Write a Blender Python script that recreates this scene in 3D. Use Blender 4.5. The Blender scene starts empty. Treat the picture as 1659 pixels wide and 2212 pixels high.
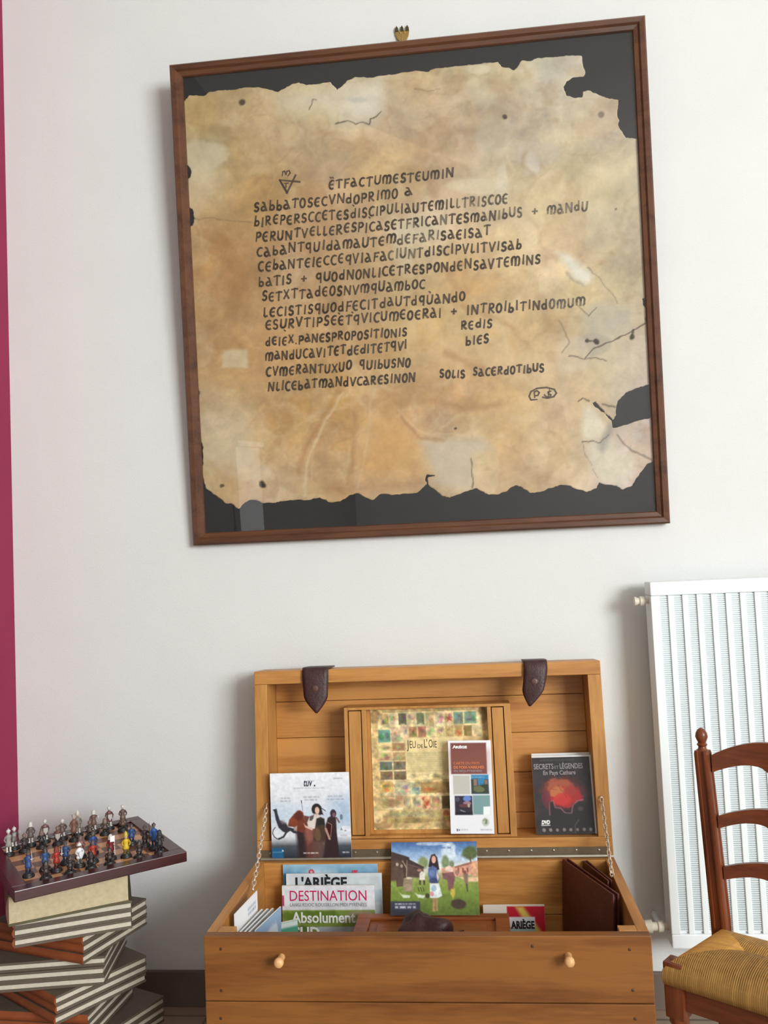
import bpy, bmesh, math, random
import numpy as np
from mathutils import Vector, Matrix

scene = bpy.context.scene
random.seed(7)
rng = np.random.default_rng(11)

# ------------------------------------------------------------------ camera
HC = 1.03                                   # eye height
WALL = 2.03                                 # distance to the picture wall
FPX, YAW, PITCH, ROLL = 1844.998, 0.0999, 0.0573, -0.0452
IW, IH = 1659, 2212


def cam_axes():
    cy, sy, cp, sp = math.cos(YAW), math.sin(YAW), math.cos(PITCH), math.sin(PITCH)
    f = np.array([-sy * cp, cy * cp, sp]); r = np.array([cy, sy, 0.0]); u = np.cross(r, f)
    cr, sr = math.cos(ROLL), math.sin(ROLL)
    return cr * r + sr * u, -sr * r + cr * u, f


CR, CU, CF = cam_axes()
CAM = np.array([0.0, 0.0, HC])
cd = bpy.data.cameras.new('camera')
cam = bpy.data.objects.new('camera', cd)
scene.collection.objects.link(cam)
cam.matrix_world = Matrix(((CR[0], CU[0], -CF[0], 0), (CR[1], CU[1], -CF[1], 0), (CR[2], CU[2], -CF[2], HC), (0, 0, 0, 1)))
cd.sensor_fit = 'VERTICAL'; cd.sensor_height = 36.0; cd.lens = FPX / IH * 36.0
cd.clip_start = 0.02
scene.camera = cam

# ------------------------------------------------------------------ view, world, lights
scene.view_settings.view_transform = 'Standard'
scene.view_settings.look = 'None'
scene.view_settings.exposure = 0.0
scene.view_settings.gamma = 1.0
scene.view_settings.use_curve_mapping = False

world = bpy.data.worlds.new('daylight'); scene.world = world
world.use_nodes = True
bg = world.node_tree.nodes['Background']
bg.inputs['Color'].default_value = (0.80, 0.90, 1.0, 1)
bg.inputs['Strength'].default_value = 1.6


def area(name, loc, target, sx, sy, power, color):
    ld = bpy.data.lights.new(name, 'AREA'); ld.shape = 'RECTANGLE'
    ld.size, ld.size_y, ld.energy, ld.color = sx, sy, power, color
    o = bpy.data.objects.new(name, ld); scene.collection.objects.link(o)
    o.location = loc
    d = Vector(target) - Vector(loc)
    o.rotation_euler = d.to_track_quat('-Z', 'Y').to_euler()
    return o


WX = 3.5                                     # inner face of the window wall
area('window_daylight', (WX + 0.16, -2.60, 2.00), (0.2, 0.2, 1.6), 2.6, 1.8, 392, (0.945, 1.0, 0.99))

# ------------------------------------------------------------------ helpers: pixels to points
def ray(px, py):
    return CF + CR * (px - IW / 2) / FPX - CU * (py - IH / 2) / FPX


def P(px, py, Y):                            # the point of the vertical plane at distance Y seen there
    d = ray(px, py); return Vector(CAM + d * Y / d[1])


def PZ(px, py, Z):
    d = ray(px, py); return Vector(CAM + d * (Z - HC) / d[2])


def plane_hit(px, py, o, n):
    d = ray(px, py); o = np.array(o); n = np.array(n)
    return Vector(CAM + d * ((o - CAM) @ n) / (d @ n))


def proj(A):
    A = np.asarray(A, float) - CAM
    z = A @ CF
    return IW / 2 + FPX * (A @ CR) / z, IH / 2 - FPX * (A @ CU) / z


# ------------------------------------------------------------------ helpers: materials
def lin(c):
    c = np.asarray(c, float) / 255.0
    return np.where(c <= 0.04045, c / 12.92, ((c + 0.055) / 1.055) ** 2.4)


def rgba(c):
    l = lin(c); return (float(l[0]), float(l[1]), float(l[2]), 1.0)


def new_mat(name):
    m = bpy.data.materials.new(name); m.use_nodes = True
    nt = m.node_tree
    return m, nt, nt.nodes['Principled BSDF']


def mat(name, col, rough=0.6, var=0.06, scale=40.0, metal=0.0, bump=0.0, spec=0.5, bscale=None):
    m, nt, b = new_mat(name)
    n = nt.nodes.new('ShaderNodeTexNoise'); n.inputs['Scale'].default_value = scale; n.inputs['Detail'].default_value = 4
    tc = nt.nodes.new('ShaderNodeTexCoord'); nt.links.new(tc.outputs['Object'], n.inputs['Vector'])
    r = nt.nodes.new('ShaderNodeValToRGB')
    c = rgba(col)
    r.color_ramp.elements[0].position = 0.3; r.color_ramp.elements[1].position = 0.7
    r.color_ramp.elements[0].color = tuple(x * (1 - var) for x in c[:3]) + (1,)
    r.color_ramp.elements[1].color = tuple(min(1, x * (1 + var)) for x in c[:3]) + (1,)
    nt.links.new(n.outputs['Fac'], r.inputs['Fac']); nt.links.new(r.outputs['Color'], b.inputs['Base Color'])
    b.inputs['Roughness'].default_value = rough; b.inputs['Metallic'].default_value = metal
    b.inputs['Specular IOR Level'].default_value = spec
    if bump:
        n2 = nt.nodes.new('ShaderNodeTexNoise'); n2.inputs['Scale'].default_value = bscale or scale * 4
        n2.inputs['Detail'].default_value = 3
        nt.links.new(tc.outputs['Object'], n2.inputs['Vector'])
        bp = nt.nodes.new('ShaderNodeBump'); bp.inputs['Strength'].default_value = bump; bp.inputs['Distance'].default_value = 0.002
        nt.links.new(n2.outputs['Fac'], bp.inputs['Height']); nt.links.new(bp.outputs['Normal'], b.inputs['Normal'])
    return m


def wood(name, light, dark, axis='X', rough=0.42, scale=9.0, contrast=1.0, spec=0.45):
    """straight grained timber: noise stretched along the grain plus fine pores and broad figure"""
    m, nt, b = new_mat(name)
    tc = nt.nodes.new('ShaderNodeTexCoord')
    mp = nt.nodes.new('ShaderNodeMapping')
    s = {'X': (0.09, 1, 1), 'Y': (1, 0.09, 1), 'Z': (1, 1, 0.09)}[axis]
    mp.inputs['Scale'].default_value = s
    nt.links.new(tc.outputs['Object'], mp.inputs['Vector'])
    n1 = nt.nodes.new('ShaderNodeTexNoise'); n1.inputs['Scale'].default_value = scale * 3; n1.inputs['Detail'].default_value = 6; n1.inputs['Distortion'].default_value = 0.6
    n2 = nt.nodes.new('ShaderNodeTexNoise'); n2.inputs['Scale'].default_value = scale * 22; n2.inputs['Detail'].default_value = 4
    n3 = nt.nodes.new('ShaderNodeTexNoise'); n3.inputs['Scale'].default_value = 3.0; n3.inputs['Detail'].default_value = 2
    for n in (n1, n2): nt.links.new(mp.outputs['Vector'], n.inputs['Vector'])
    nt.links.new(tc.outputs['Object'], n3.inputs['Vector'])
    a = nt.nodes.new('ShaderNodeMath'); a.operation = 'MULTIPLY_ADD'; a.inputs[1].default_value = 0.45
    nt.links.new(n2.outputs['Fac'], a.inputs[0]); nt.links.new(n1.outputs['Fac'], a.inputs[2])
    a2 = nt.nodes.new('ShaderNodeMath'); a2.operation = 'MULTIPLY_ADD'; a2.inputs[1].default_value = 0.35
    nt.links.new(n3.outputs['Fac'], a2.inputs[0]); nt.links.new(a.outputs[0], a2.inputs[2])
    r = nt.nodes.new('ShaderNodeValToRGB')
    r.color_ramp.elements[0].position = 0.9 - 0.32 / contrast; r.color_ramp.elements[1].position = 0.9 + 0.30 / contrast
    r.color_ramp.elements[0].color = rgba(dark); r.color_ramp.elements[1].color = rgba(light)
    nt.links.new(a2.outputs[0], r.inputs['Fac']); nt.links.new(r.outputs['Color'], b.inputs['Base Color'])
    b.inputs['Roughness'].default_value = rough; b.inputs['Specular IOR Level'].default_value = spec
    bp = nt.nodes.new('ShaderNodeBump'); bp.inputs['Strength'].default_value = 0.12; bp.inputs['Distance'].default_value = 0.001
    nt.links.new(n2.outputs['Fac'], bp.inputs['Height']); nt.links.new(bp.outputs['Normal'], b.inputs['Normal'])
    return m


def print_mat(name, rough=0.4, spec=0.4, noise=0.0):
    m, nt, b = new_mat(name)
    at = nt.nodes.new('ShaderNodeAttribute'); at.attribute_name = 'Col'
    if noise:
        tc = nt.nodes.new('ShaderNodeTexCoord')
        n = nt.nodes.new('ShaderNodeTexNoise'); n.inputs['Scale'].default_value = 130; n.inputs['Detail'].default_value = 5
        nt.links.new(tc.outputs['Object'], n.inputs['Vector'])
        mr = nt.nodes.new('ShaderNodeMapRange'); mr.inputs['To Min'].default_value = 1 - noise; mr.inputs['To Max'].default_value = 1 + noise
        nt.links.new(n.outputs['Fac'], mr.inputs['Value'])
        mx = nt.nodes.new('ShaderNodeVectorMath'); mx.operation = 'SCALE'
        nt.links.new(at.outputs['Color'], mx.inputs[0]); nt.links.new(mr.outputs['Result'], mx.inputs['Scale'])
        nt.links.new(mx.outputs['Vector'], b.inputs['Base Color'])
    else:
        nt.links.new(at.outputs['Color'], b.inputs['Base Color'])
    b.inputs['Roughness'].default_value = rough; b.inputs['Specular IOR Level'].default_value = spec
    return m


M = {}
M['wall'] = mat('white_painted_wall', (222, 221, 220), 0.85, 0.012, 6, bump=0.25, bscale=420, spec=0.15)
M['ceiling'] = mat('white_ceiling_paint', (225, 222, 218), 0.9, 0.01, 5)
M['crimson'] = mat('crimson_wall_paint', (146, 50, 80), 0.8, 0.05, 5, bump=0.2, bscale=300, spec=0.2)
M['greige'] = mat('greige_wall_paint', (120, 114, 108), 0.85, 0.03, 5, spec=0.2)
M['white_gloss'] = mat('white_gloss_paint', (236, 238, 240), 0.35, 0.01, 6)
M['radiator'] = mat('radiator_enamel', (240, 245, 247), 0.35, 0.01, 10)
M['radiator_fin'] = mat('radiator_fin_enamel', (214, 222, 226), 0.45, 0.02, 30)
M['plastic_ivory'] = mat('ivory_plastic', (222, 214, 198), 0.4, 0.03, 30)
M['skirting'] = mat('brown_skirting_tile', (112, 96, 88), 0.45, 0.10, 9)
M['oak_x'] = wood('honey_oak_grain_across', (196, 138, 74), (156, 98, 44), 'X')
M['oak_front_shaded'] = wood('oak_front_boards_shade_in_colour', (138, 86, 38), (98, 54, 20), 'X')  # weaker light on the chest's front is put into this colour
M['oak_y'] = wood('honey_oak_grain_deep', (194, 136, 74), (154, 98, 44), 'Y')
M['oak_z'] = wood('honey_oak_grain_up', (196, 140, 76), (158, 102, 46), 'Z')
M['oak_pale'] = wood('pale_oak_dowel', (226, 176, 122), (200, 146, 92), 'Y')
M['frame_wood'] = wood('walnut_picture_frame', (98, 59, 37), (54, 30, 19), 'X', 0.38)
M['frame_wood_z'] = wood('walnut_picture_frame_upright', (98, 59, 37), (54, 30, 19), 'Z', 0.38)
M['chair_wood'] = wood('red_brown_beech_up', (126, 64, 34), (78, 34, 16), 'Z', 0.3)
M['chair_wood_x'] = wood('red_brown_beech_across', (130, 66, 36), (80, 35, 17), 'X', 0.3)
M['carved_x'] = wood('carved_box_wood', (150, 84, 42), (98, 46, 20), 'X', 0.4)
M['mahogany'] = wood('dark_mahogany', (70, 28, 28), (38, 14, 16), 'X', 0.25)
M['walnut_square'] = wood('walnut_square', (120, 74, 52), (84, 50, 36), 'X', 0.3)
M['maple_square'] = wood('maple_square', (216, 158, 112), (186, 128, 88), 'X', 0.3)
M['black_mat'] = mat('black_mount_board', (33, 32, 34), 0.8, 0.06, 30, spec=0.2)
M['brass'] = mat('brass', (190, 160, 100), 0.3, 0.08, 60, metal=0.9)
M['brass_dark'] = mat('tarnished_brass', (86, 78, 52), 0.45, 0.1, 60, metal=0.6)
M['steel'] = mat('zinc_steel', (170, 164, 152), 0.35, 0.08, 80, metal=0.85)
M['steel_dark'] = mat('tarnished_steel_leaf', (112, 96, 76), 0.5, 0.1, 80, metal=0.5)
M['chain'] = mat('nickel_chain', (226, 206, 186), 0.3, 0.05, 80, metal=0.7)
M['leather'] = mat('dark_brown_leather', (62, 36, 36), 0.5, 0.16, 70, bump=0.5, bscale=240)
M['leather_stud'] = mat('worn_leather_stud', (92, 60, 50), 0.45, 0.1, 90)
M['leather_red'] = mat('chestnut_leather', (94, 46, 34), 0.45, 0.14, 60, bump=0.4, bscale=220)
M['nail'] = mat('dark_nail_head', (70, 42, 22), 0.5, 0.1, 90)
M['ink'] = mat('brown_black_ink', (80, 60, 37), 0.7, 0.12, 60)
M['ink_light'] = mat('pale_grey_ink', (116, 102, 80), 0.7, 0.12, 60)
M['black_ink'] = mat('black_print', (28, 26, 30), 0.5, 0.02, 60)
M['navy_ink'] = mat('navy_print', (40, 42, 66), 0.5, 0.02, 60)
M['white_ink'] = mat('white_print', (240, 238, 236), 0.5, 0.01, 60)
M['magenta_ink'] = mat('magenta_print', (196, 22, 92), 0.5, 0.02, 60)
M['grey_ink'] = mat('grey_print', (126, 124, 130), 0.5, 0.02, 60)
M['orange_ink'] = mat('orange_print', (224, 128, 74), 0.5, 0.02, 60)
M['red_ink'] = mat('red_print', (206, 40, 60), 0.5, 0.02, 60)
M['silver_ink'] = mat('silver_grey_print', (150, 140, 142), 0.5, 0.02, 60)
M['brown_ink'] = mat('brown_print', (76, 58, 40), 0.6, 0.02, 60)
M['paper'] = mat('paper_edges', (232, 228, 222), 0.8, 0.04, 200)
M['cream'] = mat('cream_page_edges', (188, 171, 140), 0.85, 0.10, 120, bump=0.3, bscale=500)
M['page_edge'] = mat('pale_page_edges', (200, 190, 174), 0.8, 0.06, 150)
M['book_grey'] = mat('olive_grey_book_cloth', (94, 82, 70), 0.7, 0.08, 90, bump=0.15, bscale=600)
M['book_green'] = mat('mottled_green_book_cloth', (84, 78, 52), 0.7, 0.16, 40)
M['spine'] = mat('tan_leather_spine', (138, 70, 38), 0.45, 0.12, 40, bump=0.2)
M['spine_dark'] = mat('brown_leather_spine', (96, 52, 32), 0.5, 0.12, 40)
M['case'] = mat('clear_white_case_plastic', (226, 222, 222), 0.25, 0.02, 50)
M['case_dark'] = mat('black_case_plastic', (46, 42, 44), 0.3, 0.02, 50)
M['print'] = print_mat('printed_paper', 0.34, 0.4)
M['print_gloss'] = print_mat('glossy_printed_paper', 0.25, 0.45)
M['print_matt'] = print_mat('aged_print', 0.7, 0.15, 0.06)
M['parchment'] = print_mat('mottled_parchment', 0.85, 0.1, 0.10)
M['rush'] = print_mat('straw_rush', 0.6, 0.25, 0.15)


def glass_mat():
    m = bpy.data.materials.new('picture_glass'); m.use_nodes = True
    nt = m.node_tree; nt.nodes.remove(nt.nodes['Principled BSDF'])
    out = nt.nodes['Material Output']
    t = nt.nodes.new('ShaderNodeBsdfTransparent'); g = nt.nodes.new('ShaderNodeBsdfGlossy'); g.inputs['Roughness'].default_value = 0.015
    lw = nt.nodes.new('ShaderNodeLayerWeight'); lw.inputs['Blend'].default_value = 0.5
    pw = nt.nodes.new('ShaderNodeMath'); pw.operation = 'POWER'; pw.inputs[1].default_value = 5.0
    fr = nt.nodes.new('ShaderNodeMath'); fr.operation = 'MULTIPLY_ADD'; fr.inputs[1].default_value = 0.96; fr.inputs[2].default_value = 0.04
    nt.links.new(lw.outputs['Facing'], pw.inputs[0]); nt.links.new(pw.outputs[0], fr.inputs[0])
    n = nt.nodes.new('ShaderNodeTexNoise'); n.inputs['Scale'].default_value = 1.2
    bp = nt.nodes.new('ShaderNodeBump'); bp.inputs['Strength'].default_value = 0.02
    nt.links.new(n.outputs['Fac'], bp.inputs['Height']); nt.links.new(bp.outputs['Normal'], g.inputs['Normal'])
    mx = nt.nodes.new('ShaderNodeMixShader')
    nt.links.new(fr.outputs[0], mx.inputs[0]); nt.links.new(t.outputs[0], mx.inputs[1]); nt.links.new(g.outputs[0], mx.inputs[2])
    nt.links.new(mx.outputs[0], out.inputs['Surface'])
    return m


M['glass'] = glass_mat()


def floor_mat():
    m, nt, b = new_mat('beige_floor_tiles')
    tc = nt.nodes.new('ShaderNodeTexCoord')
    br = nt.nodes.new('ShaderNodeTexBrick'); br.offset = 0.0
    br.inputs['Scale'].default_value = 1.0; br.inputs['Brick Width'].default_value = 0.33; br.inputs['Row Height'].default_value = 0.33
    br.inputs['Mortar Size'].default_value = 0.004
    br.inputs['Color1'].default_value = rgba((168, 150, 132)); br.inputs['Color2'].default_value = rgba((160, 142, 124)); br.inputs['Mortar'].default_value = rgba((120, 108, 96))
    nt.links.new(tc.outputs['Object'], br.inputs['Vector']); nt.links.new(br.outputs['Color'], b.inputs['Base Color'])
    b.inputs['Roughness'].default_value = 0.4
    return m


M['floor'] = floor_mat()

# ------------------------------------------------------------------ helpers: objects
def link(o):
    scene.collection.objects.link(o); return o


def thing(name, label, cat, loc=(0, 0, 0), group=None, matrix=None):
    o = link(bpy.data.objects.new(name, None)); o.empty_display_size = 0.05
    if matrix is not None: o.matrix_world = matrix
    else: o.location = loc
    o['label'] = label; o['category'] = cat
    if group: o['group'] = group
    o['_m'] = 0
    del o['_m']
    ORIG[o.name] = (matrix if matrix is not None else Matrix.Translation(Vector(loc)))
    return o


ORIG = {}


def obj(name, bm, m, parent=None, local=False, smooth=None, label=None):
    """one part: bm is in world coordinates unless local; stored relative to its thing"""
    if parent is not None and not local:
        root = parent
        while root.parent: root = root.parent
        bmesh.ops.transform(bm, matrix=ORIG[root.name].inverted(), verts=bm.verts)
    bmesh.ops.recalc_face_normals(bm, faces=bm.faces)
    me = bpy.data.meshes.new(name); bm.to_mesh(me); bm.free()
    o = link(bpy.data.objects.new(name, me))
    for mm in (m if isinstance(m, (list, tuple)) else [m]): me.materials.append(mm)
    if parent is not None: o.parent = parent
    if smooth is not None: me.shade_smooth() if smooth is True else shade_angle(me, smooth)
    if label: o['label'] = label
    return o


def shade_angle(me, ang):
    me.shade_smooth()
    bm = bmesh.new(); bm.from_mesh(me)
    for e in bm.edges:
        if len(e.link_faces) == 2 and e.calc_face_angle(0) > math.radians(ang): e.smooth = False
    bm.to_mesh(me); bm.free()


def struct(name, bm, m):
    o = obj(name, bm, m); o['kind'] = 'structure'; return o


def box(bm, lo, hi, mtx=None, bevel=0.0, mi=0):
    lo, hi = Vector(lo), Vector(hi)
    c = (lo + hi) / 2; s = hi - lo
    mm = Matrix.Translation(c) @ Matrix.Diagonal((s.x, s.y, s.z, 1))
    if mtx is not None: mm = mtx @ mm
    r = bmesh.ops.create_cube(bm, size=1.0, matrix=mm)
    vs = r['verts']
    fs = list({f for v in vs for f in v.link_faces})
    for f in fs: f.material_index = mi
    if bevel:
        es = list({e for f in fs for e in f.edges})
        bmesh.ops.bevel(bm, geom=es, offset=bevel, segments=2, profile=0.6, affect='EDGES')
    return vs


def prism(bm, pts, vec, mi=0):
    """polygon (3D points) pushed along vec"""
    vec = Vector(vec)
    a = [bm.verts.new(Vector(p)) for p in pts]; b = [bm.verts.new(Vector(p) + vec) for p in pts]
    n = len(pts)
    fs = [bm.faces.new(a[::-1]), bm.faces.new(b)]
    for i in range(n): fs.append(bm.faces.new((a[i], a[(i + 1) % n], b[(i + 1) % n], b[i])))
    for f in fs: f.material_index = mi
    return fs


def lathe(bm, prof, loc=(0, 0, 0), seg=16, mtx=None, mi=0):
    """prof: list of (radius, z)"""
    rings = []
    for r, z in prof:
        ring = []
        for k in range(seg):
            a = 2 * math.pi * k / seg
            v = Vector((r * math.cos(a), r * math.sin(a), z)) + Vector(loc)
            if mtx is not None: v = mtx @ v
            ring.append(bm.verts.new(v))
        rings.append(ring)
    for i in range(len(rings) - 1):
        for k in range(seg):
            f = bm.faces.new((rings[i][k], rings[i][(k + 1) % seg], rings[i + 1][(k + 1) % seg], rings[i + 1][k])); f.material_index = mi
    bm.faces.new(rings[0][::-1]).material_index = mi; bm.faces.new(rings[-1]).material_index = mi


def tube(bm, pts, rad, seg=8, closed=False, mi=0):
    pts = [Vector(p) for p in pts]; n = len(pts)
    rads = rad if isinstance(rad, (list, tuple)) else [rad] * n
    up = None; rings = []
    for i, p in enumerate(pts):
        if closed: t = pts[(i + 1) % n] - pts[i - 1]
        else: t = pts[min(i + 1, n - 1)] - pts[max(i - 1, 0)]
        t.normalize()
        if up is None: up = t.orthogonal().normalized()
        up = (up - t * up.dot(t)).normalized(); sd = t.cross(up)
        rings.append([bm.verts.new(p + (up * math.cos(2 * math.pi * k / seg) + sd * math.sin(2 * math.pi * k / seg)) * rads[i]) for k in range(seg)])
    for i in range(n if closed else n - 1):
        a, b = rings[i], rings[(i + 1) % n]
        for k in range(seg): bm.faces.new((a[k], a[(k + 1) % seg], b[(k + 1) % seg], b[k])).material_index = mi
    if not closed: bm.faces.new(rings[0][::-1]); bm.faces.new(rings[-1])


def NB(): return bmesh.new()


# ------------------------------------------------------------------ helpers: printed pictures
def fbm(U, V, scale, seed, octaves=4):
    out = np.zeros_like(U); amp = 1.0; tot = 0
    r = np.random.default_rng(seed)
    for o in range(octaves):
        g = r.random((64, 64)); s = scale * 2 ** o
        x = (U * s + 7.3 * o) % 63; y = (V * s + 3.1 * o) % 63
        x0 = x.astype(int); y0 = y.astype(int); fx = x - x0; fy = y - y0
        fx = fx * fx * (3 - 2 * fx); fy = fy * fy * (3 - 2 * fy)
        x1 = (x0 + 1) % 64; y1 = (y0 + 1) % 64
        out += amp * ((g[y0, x0] * (1 - fx) + g[y0, x1] * fx) * (1 - fy) + (g[y1, x0] * (1 - fx) + g[y1, x1] * fx) * fy)
        tot += amp; amp *= 0.55
    return out / tot


class Art:
    """a small painter over a grid of points; coordinates are given in the measuring frame (x0,y0)-(x1,y1), y down"""
    def __init__(s, X, Y, base):
        s.X, s.Y = X, Y; s.c = np.empty(X.shape + (3,)); s.c[:] = base
        s.w = abs(X.max() - X.min()); s.px = s.w / X.shape[1]

    def mix(s, a, col):
        a = np.clip(a, 0, 1)[..., None]; s.c = s.c * (1 - a) + np.asarray(col, float) * a

    def poly(s, pts, col, al=1.0, soft=None):
        X, Y = s.X, s.Y; ins = np.zeros(X.shape, bool); d = np.full(X.shape, 1e9); n = len(pts)
        for i in range(n):
            (x1, y1), (x2, y2) = pts[i], pts[(i + 1) % n]
            if y1 != y2: ins ^= ((y1 > Y) != (y2 > Y)) & (X < (x2 - x1) * (Y - y1) / (y2 - y1) + x1)
            d = np.minimum(d, s.seg(x1, y1, x2, y2))
        sd = np.where(ins, d, -d); sf = soft or s.px
        s.mix((sd / sf * 0.5 + 0.5) * al if sf else ins * al, col)

    def seg(s, x1, y1, x2, y2):
        dx, dy = x2 - x1, y2 - y1; L = dx * dx + dy * dy + 1e-12
        t = np.clip(((s.X - x1) * dx + (s.Y - y1) * dy) / L, 0, 1)
        return np.hypot(s.X - x1 - t * dx, s.Y - y1 - t * dy)

    def line(s, pts, w, col, al=1.0, soft=None):
        d = np.full(s.X.shape, 1e9)
        for a, b in zip(pts, pts[1:]): d = np.minimum(d, s.seg(*a, *b))
        sf = soft or s.px
        s.mix(np.clip((w / 2 - d) / sf + 0.5, 0, 1) * al, col)

    def ell(s, cx, cy, rx, ry, col, al=1.0, soft=0.25):
        q = np.hypot((s.X - cx) / rx, (s.Y - cy) / ry); s.mix(np.clip((1 - q) / soft + 0.5, 0, 1) * al, col)

    def rect(s, x0, y0, x1, y1, col, al=1.0): s.poly([(x0, y0), (x1, y0), (x1, y1), (x0, y1)], col, al)

    def grad(s, stops):                           # vertical blend
        ys = [a for a, _ in stops]; cs = np.array([b for _, b in stops], float)
        for k in range(3): s.c[..., k] = np.interp(s.Y, ys, cs[:, k])

    def speckle(s, amt, scale, seed, octaves=4):
        U = (s.X - s.X.min()) / s.w; V = (s.Y - s.Y.min()) / s.w
        s.c = s.c * (1 + amt * (fbm(U, V, scale, seed, octaves) - 0.5)[..., None] * 2)

    def blot(s, cx, cy, rx, ry, col, seed, al=1.0, rough=0.6):
        U = (s.X - s.X.min()) / s.w; V = (s.Y - s.Y.min()) / s.w
        q = np.hypot((s.X - cx) / rx, (s.Y - cy) / ry) + rough * (fbm(U, V, 9, seed) - 0.5)
        s.mix(np.clip((1 - q) / 0.3 + 0.5, 0, 1) * al, col)

    def words(s, x0, x1, y, h, col, al=0.6, seed=1):   # a row of print too small to read
        r = random.Random(seed); x = x0
        while x < x1:
            w = min(h * r.uniform(1.2, 3.2), x1 - x)
            s.rect(x, y - h / 2, x + w, y + h / 2, col, al * r.uniform(0.7, 1)); x += w + h * 0.5


def grid_mesh(name, VX, col, mask=None):
    """VX (ny,nx,3) points, col (ny,nx,3) sRGB 0-255"""
    ny, nx = VX.shape[:2]
    idx = np.arange(ny * nx).reshape(ny, nx)
    q = np.stack([idx[:-1, :-1], idx[1:, :-1], idx[1:, 1:], idx[:-1, 1:]], -1).reshape(-1, 4)
    V = VX.reshape(-1, 3); Cc = col.reshape(-1, 3)
    if mask is not None:
        q = q[mask.reshape(-1)]
        used = np.unique(q); remap = np.full(ny * nx, -1); remap[used] = np.arange(len(used)); q = remap[q]; V = V[used]; Cc = Cc[used]
    me = bpy.data.meshes.new(name)
    me.vertices.add(len(V)); me.vertices.foreach_set('co', V.astype(np.float32).ravel())
    me.loops.add(q.size); me.loops.foreach_set('vertex_index', q.astype(np.int32).ravel())
    me.polygons.add(len(q)); me.polygons.foreach_set('loop_start', np.arange(0, q.size, 4, dtype=np.int32))
    me.update(calc_edges=True); me.validate()
    a = me.attributes.new('Col', 'FLOAT_COLOR', 'POINT')
    c4 = np.ones((len(V), 4), np.float32); c4[:, :3] = lin(np.clip(Cc, 0, 255))
    a.data.foreach_set('color', c4.ravel())
    return me


def sheet(name, w, h, frame, paint, parent, m, res=0.0011, z=0.0004, x=0.0, y=0.0):
    """a printed face: local x right, y up, z towards the viewer; paint(Art) works in frame=(fx0,fy0,fx1,fy1)"""
    nx, ny = max(2, int(w / res)), max(2, int(h / res))
    u, v = np.meshgrid(np.linspace(0, 1, nx), np.linspace(0, 1, ny))
    fx0, fy0, fx1, fy1 = frame
    art = Art(fx0 + u * (fx1 - fx0), fy0 + v * (fy1 - fy0), (235, 235, 235))
    paint(art)
    VX = np.stack([x + u * w, y + (1 - v) * h, np.full_like(u, z)], -1)
    me = grid_mesh(name, VX, art.c); me.materials.append(m)
    o = link(bpy.data.objects.new(name, me)); o.parent = parent
    return o


def lettering(name, s, size, pos, m, parent, bold=0.0, xs=1.0, shear=0.0, align='LEFT', width=None, rot=0.0):
    """flat letters of the built-in face, made a mesh; lies at pos in the parent's local sheet frame"""
    cu = bpy.data.curves.new(name, 'FONT'); cu.body = s; cu.size = size; cu.offset = bold; cu.shear = shear
    cu.resolution_u = 3
    t = link(bpy.data.objects.new(name + '_curve', cu))
    bpy.context.view_layer.update()
    dg = bpy.context.evaluated_depsgraph_get()
    me = bpy.data.meshes.new_from_object(t.evaluated_get(dg))
    bpy.data.objects.remove(t); bpy.data.curves.remove(cu)
    me.name = name; me.materials.clear(); me.materials.append(m)
    n = len(me.vertices); co = np.empty(n * 3, np.float32); me.vertices.foreach_get('co', co); co = co.reshape(-1, 3)
    x0, x1 = co[:, 0].min(), co[:, 0].max()
    k = (width / (x1 - x0)) if width else xs
    co[:, 0] = (co[:, 0] - x0) * k
    if align == 'CENTER': co[:, 0] -= (x1 - x0) * k / 2
    if rot:
        c, sn = math.cos(rot), math.sin(rot); co[:, :2] = co[:, :2] @ np.array([[c, sn], [-sn, c]])
    co += np.array(pos, np.float32)
    me.vertices.foreach_set('co', co.ravel()); me.update()
    o = link(bpy.data.objects.new(name, me)); o.parent = parent
    return o


def sheet_matrix(bl, br, tl):
    """frame of a leaning sheet from three of its corners; returns matrix, width, height"""
    ex = (br - bl); w = ex.length; ex.normalize()
    ey = tl - bl; ey -= ex * ey.dot(ex); h = ey.length; ey.normalize(); ez = ex.cross(ey)
    return Matrix(((ex.x, ey.x, ez.x, bl.x), (ex.y, ey.y, ez.y, bl.y), (ex.z, ey.z, ez.z, bl.z), (0, 0, 0, 1))), w, h


def booklet(name, label, cat, mtx, w, h, t, frame, paint, m=None, group=None, page='paper', bevel=0.0006, res=0.0011):
    root = thing(name, label, cat, matrix=mtx, group=group)
    bm = NB(); box(bm, (0, 0, -t), (w, h, 0), bevel=bevel)
    obj('pages', bm, M[page], root, local=True)
    cov = sheet('cover', w, h, frame, paint, root, m or M['print_gloss'], res=res)
    return root, cov


# ================================================================== the room
FLOORZ = 0.0; CEIL = 3.05; XL = -1.138; YB = -4.5
bm = NB(); box(bm, (XL - 0.1, YB - 0.1, -0.1), (WX + 0.12, WALL + 0.1, 0)); struct('floor', bm, M['floor'])
bm = NB(); box(bm, (XL - 0.1, YB - 0.1, CEIL), (WX + 0.12, WALL + 0.1, CEIL + 0.1)); struct('ceiling', bm, M['ceiling'])
bm = NB(); box(bm, (XL, WALL, 0), (WX, WALL + 0.1, CEIL)); struct('wall_back', bm, M['wall'])
bm = NB(); box(bm, (XL - 0.1, YB, 0), (XL, 1.72, CEIL)); struct('wall_left', bm, M['greige'])
bm = NB(); box(bm, (XL - 0.1, 1.72, 0), (XL, WALL + 0.1, CEIL)); struct('wall_left_corner', bm, M['crimson'])
bm = NB(); box(bm, (XL, YB - 0.1, 0), (WX, YB, CEIL)); struct('wall_front', bm, M['wall'])
WY0, WY1, WZ0, WZ1 = -3.90, -1.30, 1.10, 2.90
bm = NB()
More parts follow.
